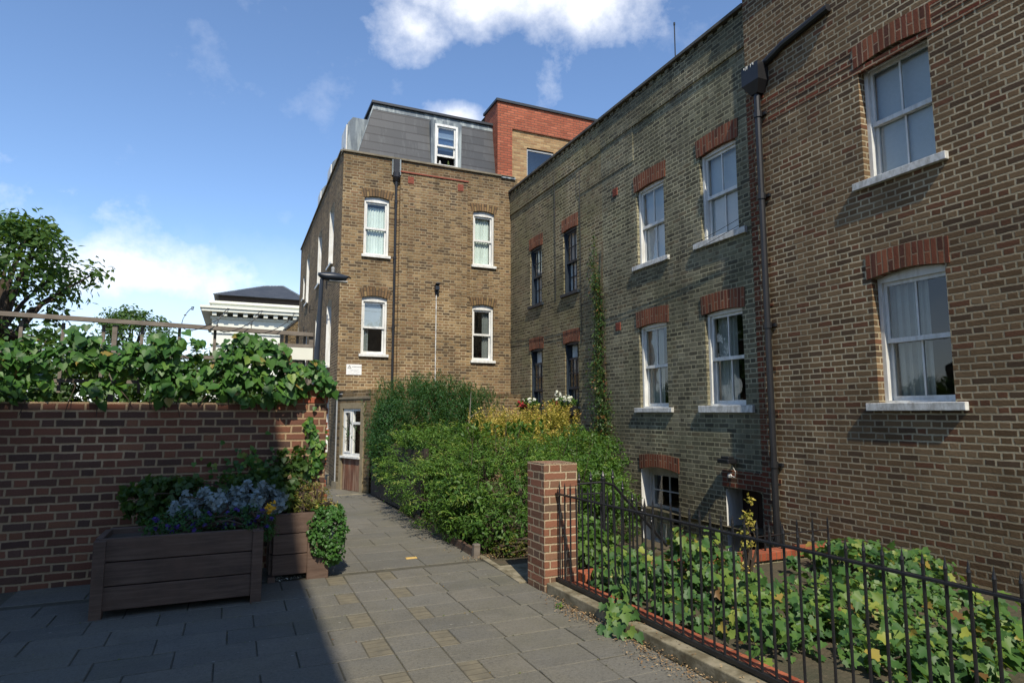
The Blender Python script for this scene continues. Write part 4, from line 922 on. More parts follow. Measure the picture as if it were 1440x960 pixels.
mb = MB(); mb.boxP(PO, XO - .05, 10.65, 10.001, 10.07, -.05, .3); mb.box(XO - .05, XO + .2, 15.33, 16.0, 10.0, 10.07); mb.box(XO - .05, XO + .2, 16.001, 22, 9.801, 9.86); mb.build('roof_trim', 'darktrim', ob)
mb = MB(); mb.boxP(PO, 6.22, 6.62, 7.80, 7.86, -.17, -.001); mb.build('lead_ledge', 'lead', ob)

# ================================================================== YARD WALL WITH WINDOW (low lobby)
lb = thing('brick_lobby', 'low brick lobby with a white casement window over red brown boards at the path end', 'outbuilding', (2.3, 13.2, 0))
p0 = V((2.475, 12.62, 0)); e_ = V((-.37, .929, 0)).normalized(); n_in = V((e_.y, -e_.x, 0))      # inward = away from the path
PL = lambda u, z, d: p0 + e_ * u + V((0, 0, z)) + n_in * d
OPN = (.30, 1.06, .02, 1.80, 0, .05, 1)
mb = MB(); wall(mb, PL, 0, 1.32, 0, 2.06, [OPN])
q1 = PL(1.32, 0, 0)
def vwall(a, b, z1, out, mat=0, z0=0, uo=0):
    a, b = V(a), V(b); L = (b - a).length
    mb.poly([(a.x, a.y, z0), (b.x, b.y, z0), (b.x, b.y, z1), (a.x, a.y, z1)], mat, [(uo, z0), (uo + L, z0), (uo + L, z1), (uo, z1)], out)
vwall(q1, (2.02, 14.899, 0), 2.06, (-1, 0, 0))
vwall((2.475, 12.62, 0), (3.5, 13.04, 0), 2.06, (.3, -1, 0), uo=.1)
mb.poly([(2.475, 12.62, 2.06), (3.5, 13.04, 2.06), (3.5, 14.898, 2.06), (2.02, 14.898, 2.06), (q1.x, q1.y, 2.06)], 0, None, (0, 0, 1))
lw = mb.build('wall', ['stock_dark', 'cframe'], lb)
mb = MB()   # concrete surround
for a, b, c, d in ((.215, .33, 0.0, 1.80), (1.03, 1.13, 0.0, 1.80), (.33, 1.03, 1.68, 1.80)): mb.boxP(PL, a, b, c, d, -.02, .05)
mb.build('concrete_surround', 'cframe', lb, bevel=.005)
mb = MB()
for a, b, c, d in ((.33, .375, .72, 1.68), (.985, 1.03, .72, 1.68), (.375, .985, 1.635, 1.68), (.375, .985, .72, .775), (.66, .72, .775, 1.635), (.375, .66, 1.36, 1.41)): mb.boxP(PL, a, b, c, d, .012, .07)
for a, b, c, d in ((.725, .755, .78, 1.63), (.95, .98, .78, 1.63), (.755, .95, .78, .81), (.755, .95, 1.60, 1.63)): mb.boxP(PL, a, b, c, d, .002, .05)
w_ = mb.build('window', 'white', lb)
mb = MB(); mb.boxP(PL, .31, 1.05, .675, .72, -.05, .07); mb.build('sill', 'white', w_, bevel=.004)
mb = MB(); mb.poly([PL(.375, .775, .045), PL(.985, .775, .045), PL(.985, 1.635, .045), PL(.375, 1.635, .045)], 0, None, -n_in); mb.build('glass', 'glass', w_)
mb = MB(); mb.poly([PL(.3, .7, .5), PL(1.06, .7, .5), PL(1.06, 1.7, .5), PL(.3, 1.7, .5)], 0, None, -n_in); mb.build('room', 'room', w_)
mb = MB(); a = .332
while a < 1.02: b = min(a + .115, 1.028); mb.boxP(PL, a + .002, b - .002, .03, .674, .015 + random.uniform(0, .004), .05); a = b
mb.build('board_panel', 'redwood', lb)
mb = MB(); mb.boxP(PL, -.01, 1.33, 1.88, 1.92, -.02, .0); mb.build('brick_band', 'stone', lb)
mb = MB(); mb.boxP(PL, 1.14, 1.34, 0, .17, -.05, .0); mb.build('plinth', 'stone', lb)
mb = MB(); q = PL(1.24, 0, -.03); r_ = PL(1.05, 0, -.03)
mb.tube([(q.x, q.y, .05), (q.x, q.y, 1.98), (r_.x, r_.y, 1.99)], .016, 8); o = mb.build('conduit', 'greypipe', None); tag(o, 'thin pale grey conduit climbing the lobby corner beside the casement window', 'pipe')
# yard wall on to the terrace
yw = thing('yard_wall', 'low weathered brick yard wall between lobby and terrace behind the bushes', 'wall', (5, 13.7, 0))
mb = MB(); a, b = V((3.502, 13.042, 0)), V((6.49, 14.26, 0)); L = (b - a).length; e2 = (b - a).normalized(); n2 = V((-e2.y, e2.x, 0))
PY = lambda u, z, d: a + e2 * u + V((0, 0, z)) + n2 * d
mb.boxP(PY, 0, L, 0, 1.98, 0, .22); mb.build('brickwork', 'stock', yw)
mb = MB(); mb.boxP(PY, 0, L, 1.981, 2.05, -.01, .23); mb.build('coping', 'stock_dark', yw, bevel=.006)

# dark plank fence under the hedge
fz = thing('plank_fence', 'low dark plank fence almost hidden under the hedge at the path bend', 'fence', (2.52, 11, 0))
PFN = lambda u, z, d: V((2.50 + .03 * (12.55 - u) + d, u, z)); mb = MB(); y = 9.3
while y < 12.5: mb.boxP(PFN, y, y + .115, .03, 1.02 + random.uniform(-.01, .01), 0, .02); y += .12
mb.build('boards', 'fencewood', fz)
mb = MB(); mb.boxP(PFN, 9.3, 12.55, .25, .32, .021, .06); mb.boxP(PFN, 9.3, 12.55, .8, .87, .021, .06); mb.build('rail', 'fencewood', fz)
for y in (9.25, 10.9, 12.5): mb = MB(); mb.boxP(PFN, y, y + .08, 0, 1.06, .02, .1); mb.build('post', 'fencewood', fz)

# ================================================================== RAILING, PILLAR, KERB
ROT = lambda u, z, d: V((2.72 + .040 * (5.19 - u) + d, u, z))        # plane of the railing
bp = thing('brick_pillar', 'red brick gate pillar with pale mortar at the end of the railing', 'pillar', (2.76, 5.36, 0))
mb = MB(); mb.boxP(lambda u, z, d: V((2.595 + .03 * (5.19 - u) + d, u, z)), 5.19, 5.525, 0, 1.13, 0, .345); mb.build('shaft', 'pillar', bp, bevel=.006)
mb = MB(); 
for k in range(3):
    mb.boxP(lambda u, z, d: V((2.594 + .03 * (5.19 - u) + d, u, z)), 5.188, 5.527, 1.131, 1.139, .003 + k * .115, .110 + k * .115)
mb.build('cap', 'pillar', bp)
kb = MB(); kb.boxP(lambda u, z, d: V((2.612 + .036 * (5.19 - u) + d, u, z)), -1.5, 5.186, 0, .098, 0, .20); struct(kb.build('kerb', 'concrete', bevel=.008))
rl = thing('iron_railing', 'long black iron railing with pointed bars along the path kerb', 'railing', (2.8, 3, .1))
mb = MB(); mb.boxP(ROT, -1.2, 5.188, .862, .876, -.016, .016); mb.build('top_rail', 'black', rl, bevel=.002)
mb = MB(); mb.boxP(ROT, -1.2, 5.188, .112, .138, -.016, .016); mb.build('bottom_rail', 'black', rl, bevel=.002)
y = 5.135; proto = None; k = 0
while y > -1.1:
    c = ROT(y, .5, 0)
    if proto is None:
        mb = MB(); mb.tube([(c.x, c.y, .125), (c.x, c.y, .93)], .0078, 7, cap=False); mb.lathe((c.x, c.y, .925), [(.0078, 0), (.010, .006), (.0065, .022), (0, .062)], 7)
        proto = mb.build('bar', 'black', rl); pc = c; po = proto.location.copy()
    else:
        o = proto.copy(); COL.objects.link(o); o.parent = rl; o.location = po + (c - pc) + V((random.uniform(-.002, .002), 0, random.uniform(-.004, .004))); o.rotation_euler = (random.uniform(-.006, .006), random.uniform(-.006, .006), 0)
    y -= .0945; k += 1
for y in (4.2, 2.3, .4):
    mb = MB(); c = ROT(y, 0, .0); mb.tube([(c.x - .02, c.y, .10), (c.x - .02, c.y, .125)], .02, 8); mb.build('foot', 'black', rl)
# red brick edging of the bed, retaining wall coping
eb = thing('brick_edging', 'red brick edging course behind the railing foot', 'edging', (2.95, 3, .05))
mb = MB(); mb.boxP(ROT, -1.5, 5.18, 0, .085, .105, .225); mb.build('bricks', 'edging', eb, bevel=.005)
rw = thing('garden_wall', 'low garden retaining wall topped with upright red bricks below the basement door', 'wall', (4.8, 5.3, 0))
mb = MB(); mb.box(3.05, 6.43, 5.26, 5.415, -1.45, .035); mb.build('brickwork', 'stock_green', rw)
mb = MB(); mb.boxP(lambda u, z, d: V((u, d, z)), 3.04, 6.43, .036, .115, 5.235, 5.418); mb.build('coping', 'edging', rw, bevel=.005)
yd_ = thing('sunken_yard_walls', 'brick retaining walls and steps of the sunken yard before the basement door', 'retaining wall', (4.9, 7, 0))
mb = MB(); vwall((4.9, 6.2, 0), (4.9, 10, 0), .0, (1, 0, 0), z0=-1.45); vwall((4.9, 10, 0), (6.5, 10, 0), 0, (0, -1, 0), z0=-1.45); vwall((3.8, 6.2, 0), (4.9, 6.2, 0), 0, (0, -1, 0), z0=-1.45)
mb.build('brickwork', 'stock_dark', yd_)
mb = MB()
for k in range(6): mb.box(3.8 + k * .184, 3.8 + (k + 1) * .184, 5.42, 6.195, -1.45, -.2 * (k + 1))
mb.build('steps', 'concrete', yd_)
# railing round the steps
r2 = thing('step_railing', 'shorter black iron railing with knobbed finials beside the basement steps', 'railing', (3.9, 6.23, 0))
def finial(mb, x, y, z, r=.022): mb.lathe((x, y, z), [(.009, 0), (r, .012), (r * 1.05, .03), (r * .5, .045), (r * .8, .06), (r * .45, .085), (0, .12)], 8)
yr = 6.23
mb = MB(); mb.tube([(3.0, yr, .80), (3.86, yr, .82)], .013, 6); mb.tube([(3.86, yr, .82), (4.0, yr, .78), (4.72, yr, .05)], .017, 6); mb.tube([(3.0, yr, .10), (3.86, yr, .10)], .012, 6); mb.tube([(3.0, yr, .70), (3.86, yr, .70)], .01, 6); mb.build('handrail', 'black', r2)
for x in (3.12, 3.26, 3.40, 3.55, 3.70, 3.86, 3.99, 4.12, 4.25, 4.38, 4.51, 4.64):
    zt = .84 if x < 3.9 else .78 - (x - 4.0) * 1.01 + .06
    mb = MB(); mb.tube([(x, yr, 0.0 if x < 3.8 else -.2 * int((x - 3.8) / .184 + 1)), (x, yr, zt)], .011 if x != 3.86 else .024, 7); finial(mb, x, yr, zt - .01, .02 if x != 3.86 else .032); mb.build('bar', 'black', r2)
r3 = thing('yard_railing', 'low black railing on the sunken yard edge in front of the door', 'railing', (5, 5.32, .1))
mb = MB(); mb.tube([(5.1, 5.33, .27), (6.3, 5.33, .27)], .008, 6); mb.build('rail', 'black', r3)
for k in range(6):
    mb = MB(); x = 5.1 + k * .24; mb.tube([(x, 5.33, .11), (x, 5.33, .36)], .011, 7); mb.cone((x, 5.33, .36), .012, .07); mb.build('bar', 'black', r3)

# path-side edging board and stump post
lg = thing('edging_board', 'dark rotten timber edging board along the hedge foot', 'edging', (2.5, 8, 0))
mb = MB(); mb.boxP(lambda u, z, d: V((2.475 + .006 * (u - 6.7) + d, u, z)), 6.74, 9.2, 0, .11, 0, .05); mb.build('board', 'wood', lg, bevel=.006)
sp_ = MB(); sp_.boxP(lambda u, z, d: V((2.465 + d + .05 * z, u, z)), 6.66, 6.735, 0, .165, 0, .075); o = sp_.build('stump_post', 'greywood', bevel=.01); tag(o, 'short pale broken stump post where hedge edging meets the gateway', 'post')
mb = MB(); mb.box(1.78, 1.90, 6.90, 6.955, 0, .032); o = mb.build('paving_marker', 'yellow', bevel=.003); tag(o, 'small yellow marker tile set in the path near the worn joint', 'marker')

# ================================================================== LEFT SIDE
gw = thing('garden_wall', 'tall dark red brick wall with light mortar under the ivy on the left', 'wall', (-1, 7.2, 0))
PW = lambda u, z, d: V((u, 7.10 + d, z))
mb = MB(); mb.boxP(PW, -6, .92, 0, 1.70, 0, .34); mb.build('brickwork', 'red_wall', gw, bevel=.006)
mb = MB()
mb.poly([PW(.45, 1.701, -.004), PW(.925, 1.701, -.004), PW(.94, 1.84, -.004), PW(.84, 1.93, -.004), PW(.66, 1.86, -.004), PW(.55, 1.74, -.004)], 0, None, (0, -1, 0))
mb.poly([PW(.925, 1.701, -.004), PW(.94, 1.84, -.004), PW(.94, 1.84, .345), PW(.925, 1.701, .345)], 0, None, (1, 0, 0))
mb.poly([PW(.84, 1.93, -.004), PW(.94, 1.84, -.004), PW(.94, 1.84, .345), PW(.84, 1.93, .345)], 0, None, (0, 0, 1))
mb.poly([PW(.66, 1.86, -.004), PW(.84, 1.93, -.004), PW(.84, 1.93, .345), PW(.66, 1.86, .345)], 0, None, (0, 0, 1))
mb.poly([PW(.45, 1.701, .345), PW(.925, 1.701, .345), PW(.94, 1.84, .345), PW(.84, 1.93, .345), PW(.66, 1.86, .345), PW(.55, 1.74, .345)], 0, None, (0, 1, 0))
mb.build('sloped_cap', 'red_cap', gw)
mb = MB(); z = .04; k = 0
random.seed(5)
while z < 1.66:                                                     # toothed end bricks
    wv = random.choice((0, .012, .03, -.0))
    if wv: mb.boxP(PW, .921, .921 + wv, z + .007, z + .07, .0, .33)
    z += .077
mb.build('broken_end_bricks', 'red_cap', gw)
# trellis on the wall
tr = thing('timber_trellis', 'silvery timber trellis fence rising out of the ivy behind the wall', 'fence', (-.5, 7.6, 2.2))
PT = lambda u, z, d: V((u, 7.60 + d, z))
mb = MB(); mb.boxP(lambda u, z, d: V((u, 7.60 + d, z - .022 * (u + .2))), -5, .80, 2.50, 2.545, -.03, .03); mb.boxP(PT, .42, .80, 2.345, 2.385, -.022, .0); mb.boxP(PT, -5, .72, 2.18, 2.215, -.022, .0); mb.boxP(PT, -5, .8, 1.9, 1.935, -.022, .0); mb.build('rail', 'greywood', tr)
for x in (-4, -2.6, -1.2, .06, .76): mb = MB(); mb.boxP(PT, x, x + .045, 0.0, 2.51, .001, .05); mb.build('post', 'greywood', tr)
for x in [-4.8 + .35 * k for k in range(14)] + [.50, .62, .70]: mb = MB(); mb.boxP(PT, x, x + .03, 1.8, 2.51, .0505, .066); mb.build('slat', 'greywood', tr)
mb = MB(); mb.box(.50, .80, 7.545, 7.56, 2.20, 2.34); o = mb.build('blank_board', 'stucco', bevel=.002); tag(o, 'small blank cream board hung on the trellis among the ivy', 'board')
mb = MB(); ph = [(-.6 + .5 * t + .13 * math.cos(t * 9), 7.62 + .1 * math.sin(t * 9), 2.62 + .14 * math.sin(t * 9 + .8)) for t in np.linspace(0, 2.2, 60)]
mb.tube(ph, .004, 4)
for i_ in range(0, 60, 3): mb.box(ph[i_][0] - .012, ph[i_][0] + .012, ph[i_][1] - .003, ph[i_][1] + .003, ph[i_][2] - .006, ph[i_][2] + .006)
o = mb.build('barbed_wire', 'black'); tag(o, 'loose coil of barbed wire above the trellis rail', 'wire')

shrub('garden_shrub', 'dark mass of shrubs in the garden behind the trellis', 'shrub', [(-.3, 8.9, 1.2, .8, .5, 1.05), (-2.0, 9.0, 1.2, 1.1, .5, 1.1), (-4.2, 9.1, 1.2, 1.3, .5, 1.1), (.55, 8.7, 1.1, .35, .35, .95)], .08, 44, .16, 44, 'L_creep', T_OVAL, foot=(-1.5, 9, 0))

# lamp post
lp = thing('street_lamp', 'dark street lamp with a flat curved head behind the brick wall', 'street lamp', (1.30, 11.9, 0))
mb = MB(); mb.tube([(1.30, 11.9, 0), (1.315, 11.9, 1.6), (1.332, 11.9, 2.6), (1.352, 11.9, 3.3), (1.375, 11.9, 4.06)], [.062, .060, .050, .040, .036], 12); mb.build('pole', 'lamp', lp)
mb = MB(); n = 12; rings = []
for i_ in range(n + 1):
    t = i_ / n; x = 1.305 + .60 * t; top = 4.175 + .035 * math.sin(min(1, t * 1.25) * math.pi * .5) - .085 * t ** 3; bot = 4.10 - .07 * math.sin(min(1, t * 3) * math.pi / 2) * (1 - t ** 6) + (.06 * t if t > .85 else 0)
    hw = .02 + .105 * math.sin(math.pi * min(1, .12 + t * .80)) ** .7
    if i_ == n: bot = top - .02; hw = .03
    if i_ == 0: bot = top - .05
    cz = (top + bot) / 2; hz = (top - bot) / 2
    rings.append([V((x, 11.9 + hw * math.cos(a), cz + hz * math.sin(a))) for a in [k * 2 * math.pi / 12 for k in range(12)]])
for r0, r1 in zip(rings, rings[1:]):
    for k in range(12):
        q = [r0[k], r0[(k + 1) % 12], r1[(k + 1) % 12], r1[k]]; c = (sum(r0, V((0, 0, 0))) + sum(r1, V((0, 0, 0)))) / 24
        mb.poly(q, 0, None, sum(q, V((0, 0, 0))) / 4 - c)
mb.poly(rings[0], 0, None, (-1, 0, 0)); mb.poly(rings[-1], 0, None, (1, 0, 0)); mb.build('lamp_head', 'lamp', lp, True)
mb = MB(); mb.box(1.50, 1.84, 11.83, 11.97, 4.02, 4.045); mb.build('diffuser', 'greypipe', lp, bevel=.01)
mb = MB(); mb.lathe((1.57, 11.9, 4.20), [(.03, 0), (.03, .05), (.036, .06), (.03, .10), (0, .11)], 10); mb.build('photocell', 'greypipe', lp)

# planters
def planter(name, label, X0, X1, Y0, Y1, H, boards=3):
    t = thing(name, label, 'planter', ((X0 + X1) / 2, (Y0 + Y1) / 2, 0), 'timber planters by the wall')
    bh = (H - .075) / boards
    for k in range(boards):
        z0 = .075 + k * bh
        mb = MB(); mb.box(X0 + .03, X1 - .03, Y0, Y0 + .05, z0 + .004, z0 + bh - .004); mb.box(X0 + .03, X1 - .03, Y1 - .05, Y1, z0 + .004, z0 + bh - .004)
        mb.box(X0, X0 + .05, Y0 + .06, Y1 - .06, z0 + .004, z0 + bh - .004); mb.box(X1 - .05, X1, Y0 + .06, Y1 - .06, z0 + .004, z0 + bh - .004)
        mb.build('board', 'wood', t, bevel=.005)
    mb = MB(); mb.poly([(X0 + .05, Y0 + .05, H - .05), (X1 - .05, Y0 + .05, H - .05), (X1 - .05, Y1 - .05, H - .05), (X0 + .05, Y1 - .05, H - .05)], 0, None, (0, 0, 1)); mb.build('soil', 'soil', t)
    return t
p1 = planter('wooden_planter', 'brown timber planter with ivy spilling over its right corner', .36, .895, 6.49, 7.05, .645)
mb = MB(); mb.box(.70, .90, 6.465, 6.60, 0, .50); mb.build('corner_post', 'wood', p1, bevel=.006)
mb = MB(); mb.box(.355, .42, 6.475, 6.56, 0, .07); mb.build('foot', 'wood', p1)
mb = MB(); mb.box(.80, .89, 6.95, 7.04, 0, .07); mb.build('foot', 'wood', p1)
p2 = planter('wooden_planter', 'shaded timber planter with violet pansies nearest the camera', -.95, .275, 5.89, 6.44, .625)
for x in (-.95, .19): mb = MB(); mb.box(x, x + .085, 5.865, 5.95, 0, .61); mb.build('corner_post', 'wood', p2, bevel=.005)

# ================================================================== PLANTS
A3 = np.array
# big hedge along the path
HE = [(3.35, 8.0, .50, .98, 1.25, .74), (3.0, 9.8, .56, .72, 1.4, .74), (4.35, 8.2, .48, .9, 1.0, .70), (3.15, 7.2, .34, .66, .55, .48), (3.1, 11.2, .6, .62, .9, .66), (2.62, 8.6, .40, .34, 1.6, .45), (4.0, 9.3, .45, .9, .8, .66), (3.9, 7.25, .42, .6, .5, .5)]
g_ = random.Random(8)
for k in range(64):
    e = HE[g_.randrange(8)]; a_, b_ = g_.uniform(0, 6.28), g_.uniform(.0, 1.25); r0 = g_.uniform(.16, .33)
    HE.append((e[0] + e[3] * .92 * math.cos(a_) * math.cos(b_), e[1] + e[4] * .92 * math.sin(a_) * math.cos(b_), e[2] + e[5] * .86 * math.sin(b_), r0, r0, r0 * .8))
hd = shrub('hedge', 'broad bright green feathery hedge filling the garden beside the path', 'hedge', HE, .050, 15, .115, 52, 'L_hedge', T_NARROW, stretch=(1.1, 1.1, .6), foot=(3.3, 8.4, 0), jit=.55)
C, N = ell_points(HE, 24, .1, 0)                                  # loose arching sprays standing off the mass
pts, nn, ax, rr = [], [], [], []
for c, n in zip(C, N):
    if n[2] < -.1: continue
    L = random.uniform(.10, .36); dr = V((n[0] + random.gauss(0, .35), n[1] + random.gauss(0, .35), max(.05, n[2]) + random.uniform(.1, .7))).normalized(); m_ = int(L / .012); tone = random.random()
    for j in range(m_):
        t_ = j * .012; q_ = V(c) + dr * t_ + V((0, 0, -1.6 * t_ * t_)); sd_ = (dr.cross(V((0, 0, 1)))).normalized() * (1 if j % 2 else -1)
        pts.append(tuple(q_)); ax.append(tuple(dr * .6 + sd_)); nn.append((0, -.1, 1)); rr.append(min(1, max(0, .38 + .5 * j / m_ + .5 * (tone - .5))))
leaf_mesh('sprays', pts, nn, .052, 'L_hedge', hd, T_NARROW, axis=ax, jit=.3, rnd=rr)
pts, nn, ax, rr = [], [], [], []
mb = MB()
for k in range(46):
    e = HE[random.randrange(8)]; x, y = e[0] + random.uniform(-.8, .8) * e[3], e[1] + random.uniform(-.8, .8) * e[4]; z = e[2] + e[5] * .85; L = random.uniform(.15, .38); lx_, ly_ = random.gauss(0, .3), random.gauss(0, .3)
    mb.tube([(x, y, z - .15), (x + lx_ * L, y + ly_ * L, z + L)], [.005, .002], 4, cap=False)
    for j in range(int(L / .014)):
        t_ = j * .014; a = random.uniform(0, 6.28); pts.append((x + lx_ * t_, y + ly_ * t_, z + t_)); ax.append((math.cos(a), math.sin(a), .8)); nn.append((0, 0, 1)); rr.append(random.uniform(.5, 1))
leaf_mesh('stray_shoots', pts, nn, .05, 'L_hedge', hd, T_NARROW, axis=ax, jit=.3, rnd=rr); mb.build('twigs', 'bark', hd)
# laurel shoots standing out of the hedge
pts, nn, ax = [], [], []
for k in range(34):
    x, y = random.uniform(2.9, 4.3), random.uniform(8.2, 9.4); z = random.uniform(1.16, 1.30)
    for j in range(12):
        t = j / 12; a = random.uniform(0, 6.28); pts.append((x, y, z + .17 * t)); ax.append((math.cos(a), math.sin(a), 1.1)); nn.append((-math.cos(a), -math.sin(a), .9))
t = thing('laurel_bush', 'glossy laurel shoots poking out of the middle of the hedge', 'bush', (3.6, 8.8, 0))
leaf_mesh('foliage', pts, nn, .085, 'L_mid', t, T_OVAL, axis=ax, jit=.25)
mb = MB()
for k in range(8): mb.tube([(3.6 + random.uniform(-.1, .1), 8.8, 0), (3.6 + random.uniform(-.5, .5), 8.8 + random.uniform(-.4, .4), 1.4)], [.014, .005], 5, cap=False)
mb.build('branches', 'bark', t)
# low lighter shoots at the hedge foot by the path (privet)
shrub('privet_bush', 'low privet shoots with oval leaves leaning over the path from the hedge foot', 'bush',
      [(2.62, 7.6, .45, .22, .45, .38), (2.66, 8.6, .40, .2, .4, .36), (2.75, 6.95, .38, .24, .22, .32), (2.95, 6.75, .22, .25, .16, .22)], .055, 40, .12, 34, 'L_mid', T_OVAL, foot=(2.7, 7.5, 0))
shrub('dry_undergrowth', 'straggly brown and green weeds at the gateway corner of the hedge', 'weeds',
      [(3.15, 6.62, .15, .32, .17, .2), (2.75, 6.66, .08, .2, .12, .11), (3.55, 6.55, .12, .28, .12, .16)], .035, 40, .08, 26, 'L_olive', T_NARROW, foot=(3.1, 6.62, 0))
# dark feathery shrub behind
shrub('conifer_bush', 'tall dark green feathery bush against the yard wall', 'bush',
      [(3.25, 11.85, 1.15, .85, .6, 1.0), (2.75, 11.7, 1.05, .42, .5, .82), (3.9, 12.0, 1.12, .7, .55, .98), (4.3, 12.1, .95, .45, .45, .85), (3.6, 11.6, .7, 1.1, .5, .7)],
      .052, 58, .15, 78, 'L_dark', T_NARROW, stretch=(1, 1, 1.25), foot=(3.4, 11.9, 0), jit=.9)
# spiky young shoots along its top
C = A3([(random.uniform(2.4, 4.8), random.uniform(11.4, 12.2), 0) for _ in range(230)]); C[:, 2] = 1.98 + RNG.uniform(-.16, .16, 230) - .30 * np.abs(C[:, 0] - 3.4) ** 2 * .6
for e in RNG.normal(0, 1, (170, 3)):
    C = np.vstack([C, [3.4 + 1.0 * e[0] * .7, 11.35 - abs(e[1]) * .08, 1.3 + .3 * e[2]]])
pts, nn, ax, rr = [], [], [], []
for c in C:
    lean = RNG.normal(0, .06, 2)
    for j in range(26):
        t_ = j / 26; a = random.uniform(0, 6.28); pts.append((c[0] + lean[0] * t_ * 2, c[1] + lean[1] * t_, c[2] + .27 * t_)); ax.append((math.cos(a), math.sin(a), .9)); nn.append((-math.cos(a), -math.sin(a), 1))
o = leaf_mesh('shoots', pts, nn, .05, 'L_dark', [q for q in S.objects if q.name.startswith('conifer_bush')][0], T_NARROW, axis=ax, jit=.4)
o = None
# a bare cane in the gap
mb = MB(); mb.tube([(3.95, 11.0, 1.2), (3.98, 11.0, 1.6), (4.0, 11.0, 1.98)], [.014, .011, .005], 6); mb.tube([(3.97, 11.0, 1.5), (4.1, 10.98, 1.6), (4.25, 10.98, 1.66)], [.008, .006, .003], 5)
o = mb.build('bare_cane', 'greywood'); tag(o, 'bare pale stem standing in front of the dark feathery bush', 'plant')
# yellow variegated shrub with upright shoots
t = thing('variegated_bush', 'yellow and green variegated bush with upright shoots before the flower boxes', 'bush', (4.7, 10.0, 0))
pts, nn, ax, rr = [], [], [], []
def shoots(n, x0, x1, y0, y1, zf, L0, L1, step=.028, spread=.35):
    for _ in range(n):
        x, y = random.uniform(x0, x1), random.uniform(y0, y1); z = zf(x, y) + random.uniform(-.22, .06); L = random.uniform(L0, L1); lx_, ly_ = random.gauss(0, spread), random.gauss(0, spread)
        m_ = int(L / step)
        for j in range(m_):
            s_ = j * step; a = random.uniform(0, 6.28)
            for b in (a, a + 3.14): pts.append((x + lx_ * s_, y + ly_ * s_, z + s_)); ax.append((math.cos(b), math.sin(b), .7)); nn.append((-math.cos(b) * .6, -math.sin(b) * .6, 1)); rr.append(min(1, max(0, .35 + .5 * j / m_ + random.gauss(0, .18))))
ztop = lambda x, y: 1.24 + .14 * math.exp(-((x - 4.95) / .18) ** 2) + .20 * math.exp(-((x - 5.25) / .18) ** 2) + .08 * math.exp(-((x - 4.3) / .15) ** 2)
shoots(560, 3.75, 5.5, 9.6, 10.5, ztop, .16, .44)
shoots(260, 3.75, 5.4, 9.2, 9.9, lambda x, y: 1.08, .16, .34)
leaf_mesh('foliage', pts, nn, .042, 'L_yellow', t, T_OVAL, axis=ax, jit=.35, rnd=rr)
mb = MB()
for _ in range(26): x = random.uniform(4.0, 5.5); mb.tube([(4.7 + (x - 4.7) * .4, 10.0, 0), (x, random.uniform(9.7, 10.3), 1.3)], [.014, .005], 5, cap=False)
mb.build('branches', 'bark', t)
# evergreen by the step railing
shrub('evergreen_bush', 'mid green leafy bush crowding the step railing beside the house wall', 'bush',
      [(5.10, 8.55, .82, .50, .6, .42), (4.45, 7.7, .5, .36, .45, .46), (5.25, 9.3, .85, .45, .5, .45), (4.3, 7.0, .30, .5, .35, .40), (4.7, 8.1, .80, .35, .4, .35)], .05, 36, .13, 50, 'L_mid', T_OVAL, foot=(4.8, 8, 0))
# creeper up the house wall
t = thing('wall_creeper', 'narrow green climber running up the house wall between the windows', 'climber', (6.4, 10.3, 0))
pts, nn = [], []
z = .4
while z < 5.15:
    wd = .34 if z < 1.6 else .30 - .12 * min(1, (z - 1.6) / 1.4)
    wd *= 1.0 if z < 4.2 else max(.25, (5.2 - z)); yc = 10.42 + .16 * (z - 2) / 3 + .05 * math.sin(z * 3.1)
    for _ in range(int(52 * (wd / .25) * (1.0 if z < 4.3 else .5))):
        dpt = abs(random.gauss(0, .09 if z < 2.6 else .05)); pts.append((6.47 - dpt, yc + random.gauss(0, wd * .5), z + random.uniform(-.04, .04))); nn.append((-1, -.3, .4))
    z += .045
leaf_mesh('foliage', pts, nn, .05, 'L_creep', t, T_OVAL, jit=.6)
mb = MB()
for k in range(4): mb.tube([(6.47, 10.35 + k * .05, 0)] + [(6.475, 10.35 + k * .04 + .05 * math.sin(z_ * 2 + k), z_) for z_ in np.linspace(.6, 4.9 - k * .5, 9)], [.016] * 5 + [.008] * 5, 5)
mb.build('stem', 'bark', t)
# broad leaved vine filling the railed garden
def vine(name, label, cat, E, n_cl, size, mat, tmpl, per, rad, foot, sag=0):
    C, N = ell_points(E, n_cl, .03, .2); p, q, r_ = clumps(C, N, rad, per)
    k = p[:, 2] > .03; k &= ~((p[:, 0] < 2.86 + .04 * (5.19 - p[:, 1])) & (p[:, 1] < 5.1)); p, q, r_ = p[k], q[k], r_[k]
    q = q * .6 + A3([-.25, -.55, .6])
    t = thing(name, label, cat, foot)
    leaf_mesh('foliage', p, q, size, mat, t, tmpl, axis=A3([[0, -.5, -.7]] * len(p)), jit=.6, rnd=np.clip(r_ * 1.1 + RNG.normal(0, .12, len(r_)), 0, 1), svar=.6)
    mb = MB()
    for i in RNG.choice(len(C), min(len(C), 30), replace=False):
        c = V(C[i]); mb.tube([(c.x + random.uniform(-.15, .15), c.y + .1, 0), c.lerp(V((c.x, c.y, 0)), .4) + V((.05, 0, 0)), c], [.008, .006, .003], 5, cap=False)
    mb.build('stem', 'bark', t); return t
